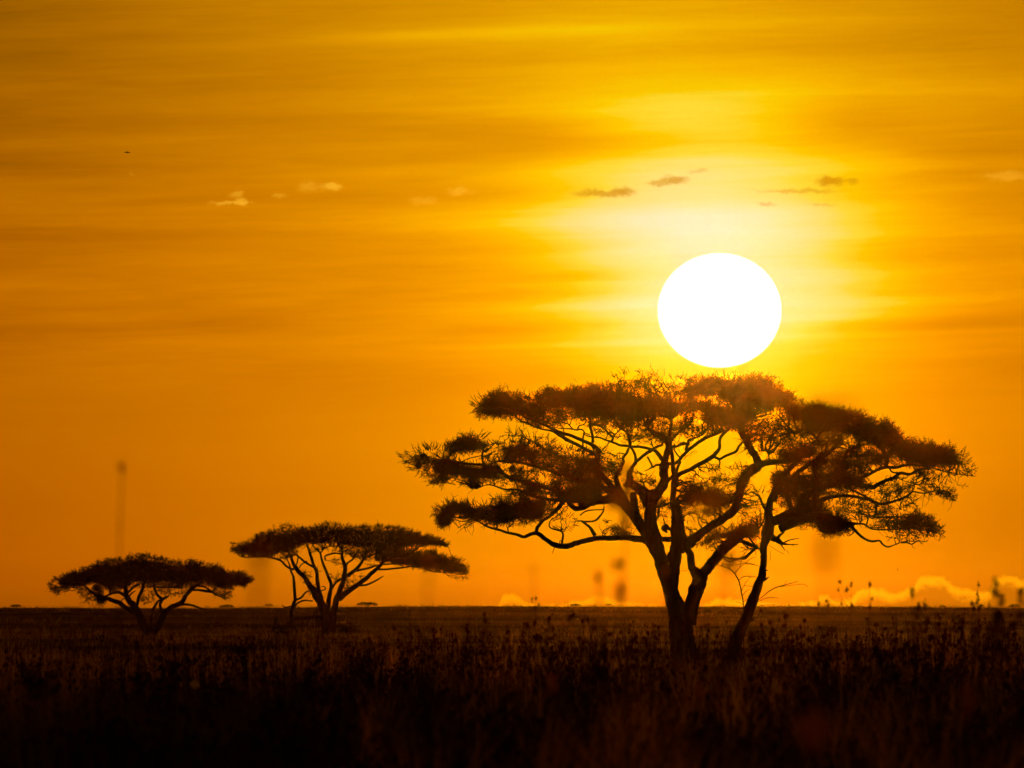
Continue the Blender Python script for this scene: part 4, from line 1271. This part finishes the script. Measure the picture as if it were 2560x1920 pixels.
px_tube(sgeo, '4', [(1322, 1500, 18), (1326, 1200, 16), (1325, 1000, 15), (1308, 870, 14), (1282, 750, 14), (1240, 675, 12), (1180, 630, 9), (1100, 600, 6)], 510.0)
for pts in ([(1300, 850), (1330, 790), (1400, 800), (1430, 790)], [(1310, 880), (1370, 830), (1430, 850)], [(1280, 740), (1340, 700), (1420, 720)],
            [(1240, 680), (1290, 620), (1340, 590), (1450, 600)], [(1180, 630), (1230, 580), (1270, 560), (1350, 580)],
            [(1200, 640), (1190, 590), (1220, 540), (1210, 500)], [(1120, 605), (1150, 560), (1240, 540), (1300, 530)],
            [(1320, 960), (1270, 940), (1250, 945)], [(1325, 940), (1370, 900), (1380, 870)], [(1322, 1000), (1250, 1005), (1200, 1010)],
            [(1330, 790), (1350, 750), (1400, 700)], [(1340, 590), (1390, 540), (1440, 530)], [(1290, 620), (1300, 570), (1290, 540)],
            [(1100, 600), (1050, 590), (1020, 600)], [(1160, 625), (1180, 600), (1200, 600)]):
    px_tube(tgeo, '4', [(pts[0][0], pts[0][1], 7)] + [(a, b, 5) for a, b in pts[1:-1]] + [(pts[-1][0], pts[-1][1], 3)], 510.0, 4)
sgeo.obj("trunk", M_bark, sp, True, org)
tgeo.obj("twigs", M_bark, sp, True, org)

# --- weaver nests hanging in the largest acacia
for k, (x, y, rx, ry, lab) in enumerate([
        (1046, 1165, 8.0, 6.5, "small round nest hanging at the far left tip of the largest acacia"),
        (1107, 1193, 12.0, 10.5, "biggest dark nest hanging under the left tip of the largest acacia"),
        (1180, 1216, 6.5, 6.5, "ragged small nest hanging lowest under the left arm of the largest acacia"),
        (1281, 1173, 8.0, 9.0, "oval nest hanging in a bright gap among the left branches"),
        (1058, 1141, 9.0, 7.5, "nest half hidden in the twigs just above the tip nest")]):
    ng = Geo()
    Dn = 499.0
    mp_ = Dn / F
    c = at(x, y, Dn)
    import bmesh
    bm = bmesh.new()
    bmesh.ops.create_icosphere(bm, subdivisions=3, radius=1.0)
    V = np.array([v.co[:] for v in bm.verts])
    T = np.array([[v.index for v in f.verts] for f in bm.faces])
    bm.free()
    V = V * (1 + 0.10 * rng.normal(0, 1, (len(V), 1)))
    V[:, 2] = np.where(V[:, 2] > 0, V[:, 2] * 1.1, V[:, 2] * 0.9)
    ng.add(V * np.array([rx, rx, ry]) * mp_, None, T)
    for _ in range(70):
        d = rng.normal(0, 1, 3)
        d /= np.linalg.norm(d)
        b = d * np.array([rx, rx, ry]) * mp_ * 0.9
        e = b * rng.uniform(1.15, 1.5) + rng.normal(0, .02, 3)
        tube(ng, np.stack([b, (b + e) / 2, e]), np.array([.012, .01, .004]), 3, False)
    tube(ng, np.stack([[0, 0, ry * mp_ * .8], [0.02, 0, ry * mp_ * 1.5], [0, 0, ry * mp_ * 2.2]]), np.array([.02, .015, .015]), 4)
    o = ng.obj("weaver_nest", M_nest)
    o.location = tuple(c)
    o['label'] = lab
    o['category'] = "nest"
    o['group'] = "weaver nests in the largest acacia"
# ------------------------------------------------------------------ trees and bushes on the horizon
def far_tree(x, y, wpx, hpx, D, label, seed, name="distant_tree", cat="tree", flat=True, group="small trees on the horizon"):
    r = np.random.default_rng(seed)
    m = D / F
    c = at(x, y, D)
    gz = float(ground_z(c[0], D))
    base = np.array([c[0], D, gz])
    root = thing(name, tuple(base), label, cat, group)
    H = max(c[2] - gz, 0.3) + hpx * m * 0.5
    tg = Geo()
    for s in (-1, 0.3, 1):
        P = catmull([(0, 0, -0.1), (s * wpx * m * 0.10, 0, H * 0.4), (s * wpx * m * 0.28, s * 0.3, H * 0.8)], 4)
        tube(tg, P, np.linspace(0.09, 0.03, len(P)) * wpx * m * 0.25, 6)
    tg.obj("trunk", M_bark, root)
    cg = Geo()
    n = 260
    a = r.uniform(0, 2 * math.pi, n)
    q = np.sqrt(r.random(n))
    X = np.cos(a) * q * wpx * m / 2
    Yy = np.sin(a) * q * wpx * m / 2
    dome = np.sqrt(1 - 0.9 * q * q)
    Zt = H - hpx * m * (1 - dome) * 0.7
    Z = Zt - r.random(n) * hpx * m * (0.5 if flat else 0.9)
    for i in range(n):
        V, Q = SPRAYS[r.integers(0, len(SPRAYS))]
        R3 = np.linalg.qr(r.normal(0, 1, (3, 3)))[0]
        s = wpx * m * r.uniform(0.10, 0.2)
        cg.add((V - [0, 0, .5]) @ R3.T * np.array([s * 1.3, s * 1.3, s * 0.6]) + [X[i], Yy[i], Z[i]], Q)
    cg.obj("crown", M_leaf, root, False)


far_tree(918, 1510, 52, 9, 1700.0, "tiny flat-topped tree on the horizon right of the middle-distance acacia", 1)
far_tree(1438, 1514, 26, 6, 1700.0, "tiny flat tree on the horizon left of the largest acacia's trunk", 2)
far_tree(1522, 1516, 18, 5, 1690.0, "faint low tree on the horizon, nearest left of the largest acacia's trunk", 3)
far_tree(567, 1516, 36, 6, 1650.0, "low rounded bush on the horizon just right of the farthest left acacia", 4, "horizon_bush", "bush", False, "bushes on the horizon")
far_tree(40, 1516, 28, 6, 1640.0, "low bush on the horizon at the left edge", 5, "horizon_bush", "bush", False, "bushes on the horizon")
far_tree(2538, 1521, 26, 8, 1500.0, "dark bush on the horizon at the right edge", 6, "horizon_bush", "bush", False, "bushes on the horizon")
far_tree(672, 1512, 22, 6, 1600.0, "thin wispy bush on the horizon left of the middle-distance acacia", 7, "horizon_bush", "bush", False, "bushes on the horizon")

# dark bushes out on the plain
def bush(x, y, wpx, hpx, label, seed):
    """y is where it stands on the ground"""
    D = CAM_H * F / (y - 1517.0)
    r = np.random.default_rng(seed)
    m = D / F
    c = at(x, y, D)
    base = np.array([c[0], D, float(ground_z(c[0], D))])
    root = thing("bush", tuple(base), label, "bush", "bushes on the plain")
    sg_, lg_ = Geo(), Geo()
    for i in range(9):
        a = r.uniform(0, 2 * math.pi)
        q = r.uniform(0.1, 0.45) * wpx * m
        P = catmull([(0, 0, -0.05), (math.cos(a) * q * .5, math.sin(a) * q * .5, hpx * m * .45), (math.cos(a) * q, math.sin(a) * q, hpx * m * r.uniform(.7, 1))], 3)
        tube(sg_, P, np.linspace(.025, .008, len(P)), 4)
    for i in range(170):
        V, Q = SPRAYS[r.integers(0, len(SPRAYS))]
        R3 = np.linalg.qr(r.normal(0, 1, (3, 3)))[0]
        a, q = r.uniform(0, 2 * math.pi), math.sqrt(r.random()) * .5
        h = r.random() ** .7 * math.sqrt(1 - q * q * 3.2)
        s = wpx * m * r.uniform(.12, .3)
        lg_.add((V - [0, 0, .5]) @ R3.T * s + [math.cos(a) * q * wpx * m, math.sin(a) * q * wpx * m, h * hpx * m * .9 + .05], Q)
    sg_.obj("stems", M_bark, root)
    lg_.obj("foliage", M_leaf, root, False)


bush(1815, 1550, 26, 14, "small dark bush on the plain between the V trunk and the slanting trunk", 1)
bush(1788, 1556, 18, 10, "small bush just left of the dark bush between the two trunks", 2)
bush(2357, 1556, 22, 14, "round bush on the plain near the right, left of the double bush", 3)
bush(2412, 1552, 38, 16, "wide double bush on the plain near the right edge", 4)
bush(1770, 1572, 14, 10, "tiny bush right of the V trunk, lowest of three", 5)
bush(2452, 1565, 12, 9, "small bush on the plain right of the wide double bush", 6)
bush(868, 1587, 44, 20, "low scrub at the foot of the middle-distance acacia, right of its stems", 8)
bush(705, 1590, 40, 14, "low scrub left of the middle-distance acacia, beside the dead branch", 9)
bush(2528, 1560, 14, 10, "small bush on the plain at the right edge", 7)

# ------------------------------------------------------------------ tall weeds
MS = M_stalk


def weed(x, ytop, D, stems, label, group, head_r=0.018, name="tall_weed", leafy=3, wid=0.006, cat="weed", blob=None, xb=None, NB=26):
    """stems: list of (dx_px, dtop_px) offsets of each branch tip; blob: heads (dx, y, r_px)"""
    m = D / F
    xb = x if xb is None else xb
    b = at(xb, 1517, D)
    base = np.array([b[0], D, float(ground_z(b[0], D))])
    root = thing(name, tuple(base), label, cat, group)
    top = at(x, ytop, D) - base
    H = top[2]
    st, heads = Geo(), []
    Pm = catmull([(0, 0, -.03), (top[0] * .25 + .01, .02, H * .35), (top[0] * .6, -.02, H * .72), tuple(top)], 6)
    tube(st, Pm, np.linspace(wid, wid * .4, len(Pm)), 6)
    tips = [(Pm[-1], 1.0)]
    for (dx, dy) in stems:
        tip = at(x + dx, ytop + dy, D) - base + [0, rng.normal(0, .05), 0]
        j = np.searchsorted(Pm[:, 2], tip[2] - abs(dx) * m * 1.6 - .08)
        j = min(max(j, 3), len(Pm) - 2)
        P = catmull([Pm[j], Pm[j] + (tip - Pm[j]) * .5 + [(tip - Pm[j])[0] * .12, 0, -.01], tip], 4)
        tube(st, P, np.linspace(wid * .6, wid * .3, len(P)), 5)
        tips.append((tip, rng.uniform(.7, 1.1)))
    for (t, s) in tips:
        hd = Geo()
        heads.append(hd)
        for k in range(16):
            c = t + rng.normal(0, 1, 3) * head_r * s * np.array([.5, .5, .9])
            l = rng.normal(0, 1, 3)
            l *= head_r * s * rng.uniform(.35, .8) / np.linalg.norm(l)
            tube(hd, np.stack([c - l, c, c + l]), np.array([.15, .42, .08]) * head_r * s, 4)
    if blob:
        for (dx, y, rp) in blob:
            c = at(x + dx, y, D) - base
            hd = Geo()
            heads.append(hd)
            for k in range(NB):
                p = c + rng.normal(0, 1, 3) * rp * m * np.array([.36, .36, .5])
                l = rng.normal(0, 1, 3)
                l *= rp * m * rng.uniform(.2, .4) / np.linalg.norm(l)
                tube(hd, np.stack([p - l, p, p + l]), np.array([.05, .16, .03]) * rp * m, 4)
            j = int(np.argmin(np.abs(Pm[:, 2] - c[2] + .03)))
            tube(st, np.stack([Pm[j], (Pm[j] + c) / 2, c]), np.array([wid * .5, wid * .4, wid * .3]), 4)
    lv = Geo()
    for k in range(leafy):
        j = rng.integers(2, len(Pm) - 6)
        a = rng.uniform(0, 2 * math.pi)
        L = rng.uniform(.12, .3)
        d = np.array([math.cos(a), math.sin(a), 0])
        sd_ = np.array([-d[1], d[0], 0]) * wid * 1.3
        p0 = Pm[j]
        p1 = p0 + d * L * .5 + [0, 0, L * .35]
        p2 = p0 + d * L + [0, 0, L * .2]
        lv.add([p0 - sd_ * .5, p0 + sd_ * .5, p1 + sd_, p1 - sd_, p2], [(0, 1, 2, 3)], [(3, 2, 4)])
    st.obj("stem", M_stalk, root)
    for hd in heads:
        hd.obj("seed_head", MS, root)
    if leafy:
        lv.obj("leaves", M_grass, root, False)
    return root


GW = "tall seed-headed weeds standing above the horizon"
weed(2128, 1462, 240, [(-28, -8), (-32, 12), (-12, 12), (2, 52), (-24, 48)], "forked weed with spread seed heads right of the slanting acacia, left end of the row", GW, .03)
weed(2174, 1462, 240, [(6, 34), (2, 54)], "slim weed with a single high seed head, right of the forked weed", GW, .03)
weed(2280, 1478, 170, [(2, 10), (14, 60)], "weed with a broad flat seed head, under the peak of the cloud bank", GW, .03, xb=2296)
weed(2312, 1512, 190, [(8, 40), (-14, 8), (3, 60)], "low dark weed with clustered heads, just under the horizon line's cloud peak", GW, .035, xb=2320)
weed(2446, 1460, 260, [(-2, 22), (0, 36), (-4, 46), (2, 62)], "beaded upright weed with seed heads all down its stem, near the right edge", GW, .028)
weed(2488, 1458, 120, [(-4, 20), (4, 24)], "blurred weed with a feathery top, second from the right edge", GW, .03)
weed(2505, 1504, 150, [(-8, 34), (-14, 46)], "low weed with a round head, close right of the feathery one", GW, .035)
weed(2556, 1478, 130, [(-2, 26), (-6, 60), (-20, 84)], "blurred weed cut off by the right edge of the frame", GW, .035)
weed(2430, 1512, 200, [(4, 8), (44, 4)], "short weed with pale heads just above the horizon near the right edge", GW, .03)
weed(2045, 1510, 240, [(20, -8), (26, 2)], "low weed with three small heads between the slanting acacia and the forked weed", GW, .028)
weed(1340, 1494, 260, [(-10, 6), (6, 18), (-4, 28)], "small weed on the horizon between the middle and the largest acacia", GW, .026)

# dark leafy weed standing at the right
weed(2493, 1545, 95, [(-10, 30), (12, 40), (-24, 60), (18, 80), (-40, 100), (30, 120)], "dark bushy weed with side shoots standing in the grass by the right edge", GW, .03, leafy=14,
     blob=[(-2, 1556, 7), (3, 1578, 8), (-4, 1602, 8), (2, 1630, 11), (-12, 1652, 13), (4, 1676, 15)], NB=14)

MS = M_awn
GB = "near grass stalks blurred out of focus"
weed(305, 1166, 76, [], "tall blurred stalk in the sky above the farthest left acacia", GB, .016, "grass_stalk", 0, .0075, "grass stalk", [(1, 1178, 7), (-6, 1300, 5)], xb=282)
weed(1568, 1172, 72, [(-12, 70)], "reddish blurred stalk crossing the left limbs of the largest acacia", GB, .02, "grass_stalk", 1, .007, "grass stalk",
     [(2, 1182, 13), (1, 1202, 16), (0, 1224, 16), (-2, 1246, 17), (-30, 1258, 22), (-3, 1270, 15), (-4, 1294, 15), (-5, 1318, 13), (-22, 1408, 15), (-18, 1468, 14), (-20, 1495, 11)], xb=1548, NB=80)
weed(2072, 1030, 30, [(-40, 6), (50, -14)], "broad blurred reddish seed plume over the right side of the slanting acacia's crown", GB, .02, "grass_stalk", 1, .007, "grass stalk",
     [(-34, 1034, 24), (4, 1060, 24), (14, 1110, 20), (2, 1190, 16), (-4, 1260, 16), (-6, 1388, 34), (-8, 1330, 14)], xb=2062, NB=22)
weed(1496, 1440, 75, [], "blurred stalk with a round head left of the V trunk", GB, .02, "grass_stalk", 1, .008, "grass stalk", [(0, 1446, 12), (2, 1480, 8), (8, 1498, 8)], xb=1502)
weed(1822, 1412, 48, [], "blurred pair of heads behind the bare sapling", GB, .02, "grass_stalk", 0, .006, "grass stalk", [(10, 1420, 16), (-2, 1465, 16)], xb=1818)
weed(1664, 1425, 90, [], "small pinkish blurred stalk in front of the V trunk's left side", GB, .014, "grass_stalk", 1, .006, "grass stalk", [(0, 1440, 6), (-8, 1494, 8)], xb=1650)
weed(645, 1395, 34, [], "faint wide blurred stalk under the middle-distance acacia's left crown", GB, .016, "grass_stalk", 0, .007, "grass stalk", [(0, 1420, 20), (4, 1480, 20)])
weed(1070, 1415, 50, [], "faint blurred stalk between the middle-distance and largest acacias", GB, .012, "grass_stalk", 0, .008, "grass stalk")
weed(1335, 1422, 70, [], "thin faint blurred stalk above the small horizon weed", GB, .010, "grass_stalk", 0, .007, "grass stalk")
weed(1795, 1240, 40, [(-50, 30)], "reddish blurred grass plume across the centre limbs of the largest acacia", GB, .016, "grass_stalk", 0, .006, "grass stalk", [(-40, 1268, 20), (0, 1255, 18), (-20, 1330, 22), (20, 1345, 24), (36, 1390, 18)], xb=1760, NB=12)

weed(2035, 1800, 48, [(-30, 20), (26, 34)], "big soft tawny plume low in the foreground grass, right of centre", GB, .014, "grass_stalk", 2, .008, "grass stalk",
     [(0, 1810, 30), (-6, 1840, 36), (10, 1870, 26)], xb=2050, NB=9)
weed(2418, 1720, 70, [(-8, 20)], "soft tawny leaf blade upright in the dark grass at lower right", GB, .012, "grass_stalk", 3, .008, "grass stalk",
     [(0, 1730, 16), (4, 1760, 18), (0, 1790, 14)], xb=2424, NB=12)
weed(1745, 1715, 95, [(8, 18)], "narrow tawny stalk in the foreground grass below the V trunk", GB, .02, "grass_stalk", 3, .007, "grass stalk",
     [(0, 1725, 9), (2, 1750, 8)], xb=1752, NB=24)
weed(1378, 1700, 100, [(6, 14)], "short tawny stalk in the foreground grass left of the V trunk", GB, .022, "grass_stalk", 3, .007, "grass stalk",
     [(0, 1712, 12), (-3, 1735, 9)], xb=1384, NB=24)

# ------------------------------------------------------------------ pale flower in the dark grass
D = 150.0
c = at(487, 1711, D)
fl_ = thing("wild_flower", (c[0], D, float(ground_z(c[0], D))), "single pale flower catching light in the dark grass at lower left", "flower")
hz = c[2] - fl_.location.z
g1, g2 = Geo(), Geo()
P = catmull([(0, 0, 0), (.02, .0, hz * .5), (0, 0, hz)], 5)
tube(g1, P, np.linspace(.006, .003, len(P)), 5)
for k in range(7):
    a = k * 2 * math.pi / 7 + .3
    d = np.array([math.cos(a), -.3, math.sin(a) * .8])
    s_ = np.array([-math.sin(a), .05, math.cos(a)]) * .022
    o_ = np.array([0, 0, hz])
    g2.add([o_, o_ + d * .02 + s_, o_ + d * .055, o_ + d * .02 - s_], [(0, 1, 2, 3)])
g1.obj("stem", M_stalk, fl_)
g2.obj("petals", M_petal, fl_, False)

# ------------------------------------------------------------------ birds
def bird(x, y, D, span, wing_l, wing_r, label, roll=0.0):
    """gliding bird built as one body; wing_* are lists of (out, up) steps of the wing line"""
    g = Geo()
    s = span
    P = np.array([(0, -.26, 0), (0, -.2, .01), (0, -.08, .015), (0, .05, .01), (0, .17, 0), (0, .24, .01), (0, .31, 0)]) * s
    tube(g, P, np.array([.01, .05, .085, .09, .06, .05, .01]) * s, 8)
    # tail fan
    g.add(np.array([(-.03, -.2, .01), (.03, -.2, .01), (.06, -.36, 0), (-.06, -.36, 0), (-.03, -.2, -.004), (.03, -.2, -.004), (.06, -.36, -.01), (-.06, -.36, -.01)]) * s,
          [(0, 1, 2, 3), (7, 6, 5, 4), (0, 3, 7, 4), (1, 5, 6, 2), (3, 2, 6, 7)])
    for sgn, W in ((-1, wing_l), (1, wing_r)):
        ch = np.linspace(.30, .10, len(W))
        V = []
        for (o, u), c_ in zip(W, ch):
            V += [(sgn * o, c_ * .5, u + .03), (sgn * o, -c_ * .5, u + .02), (sgn * o, c_ * .5, u - .03), (sgn * o, -c_ * .5, u - .02)]
        q = []
        for i in range(len(W) - 1):
            a, b = 4 * i, 4 * (i + 1)
            q += [(a, a + 1, b + 1, b), (a + 2, b + 2, b + 3, a + 3), (a, b, b + 2, a + 2), (a + 1, a + 3, b + 3, b + 1)]
        q.append((len(V) - 4, len(V) - 3, len(V) - 1, len(V) - 2))
        g.add(np.array(V) * s, q)
    o = g.obj("bird", M_feather)
    o.location = tuple(at(x, y, D))
    o.rotation_euler = (0.75, roll, 0)
    o['label'] = label
    o['category'] = "bird"
    o['group'] = "birds in the sky"
    return o


bird(318, 380.5, 900, .36, [(0, 0), (.18, .0), (.36, -.05), (.52, -.12)], [(0, 0), (.16, -.01), (.34, -.07), (.56, -.17)], "small dark bird gliding high in the upper left sky")
bird(2244.5, 1424, 700, .17, [(0, 0), (.14, .16), (.24, .34), (.36, .48)], [(0, 0), (.12, -.2), (.2, -.38), (.1, -.56)], "tiny bird banking low in the sky above the cloud bank at right", .6)
bird(115, 1478, 700, .09, [(0, 0), (.18, .1), (.36, .1), (.5, .02)], [(0, 0), (.18, .1), (.36, .1), (.5, .02)], "speck of a bird just above the horizon, left of the farthest left acacia")

# ------------------------------------------------------------------ the air
HZ_TOP = 14.0
hv = np.array([(x, y, z) for z in (-4.0, HZ_TOP) for y in (-350, 6300) for x in (-4600, 4600)], float)
hq = np.array([(0, 2, 3, 1), (4, 5, 7, 6), (0, 1, 5, 4), (2, 6, 7, 3), (0, 4, 6, 2), (1, 3, 7, 5)])
hm, nt = mat_new("evening_air")
o = nt.nodes.new('ShaderNodeOutputMaterial')
v = nt.nodes.new('ShaderNodeVolumePrincipled')
v.inputs['Color'].default_value = (0.9, 0.8, 0.7, 1)
v.inputs['Density'].default_value = HAZE_D
v.inputs['Anisotropy'].default_value = HAZE_G
nt.links.new(v.outputs[0], o.inputs['Volume'])
h = mesh_obj("haze", hv, [hq], hm, None, False)
h['kind'] = 'stuff'
h['label'] = "dusty orange evening air over the plain"
h['category'] = "haze"
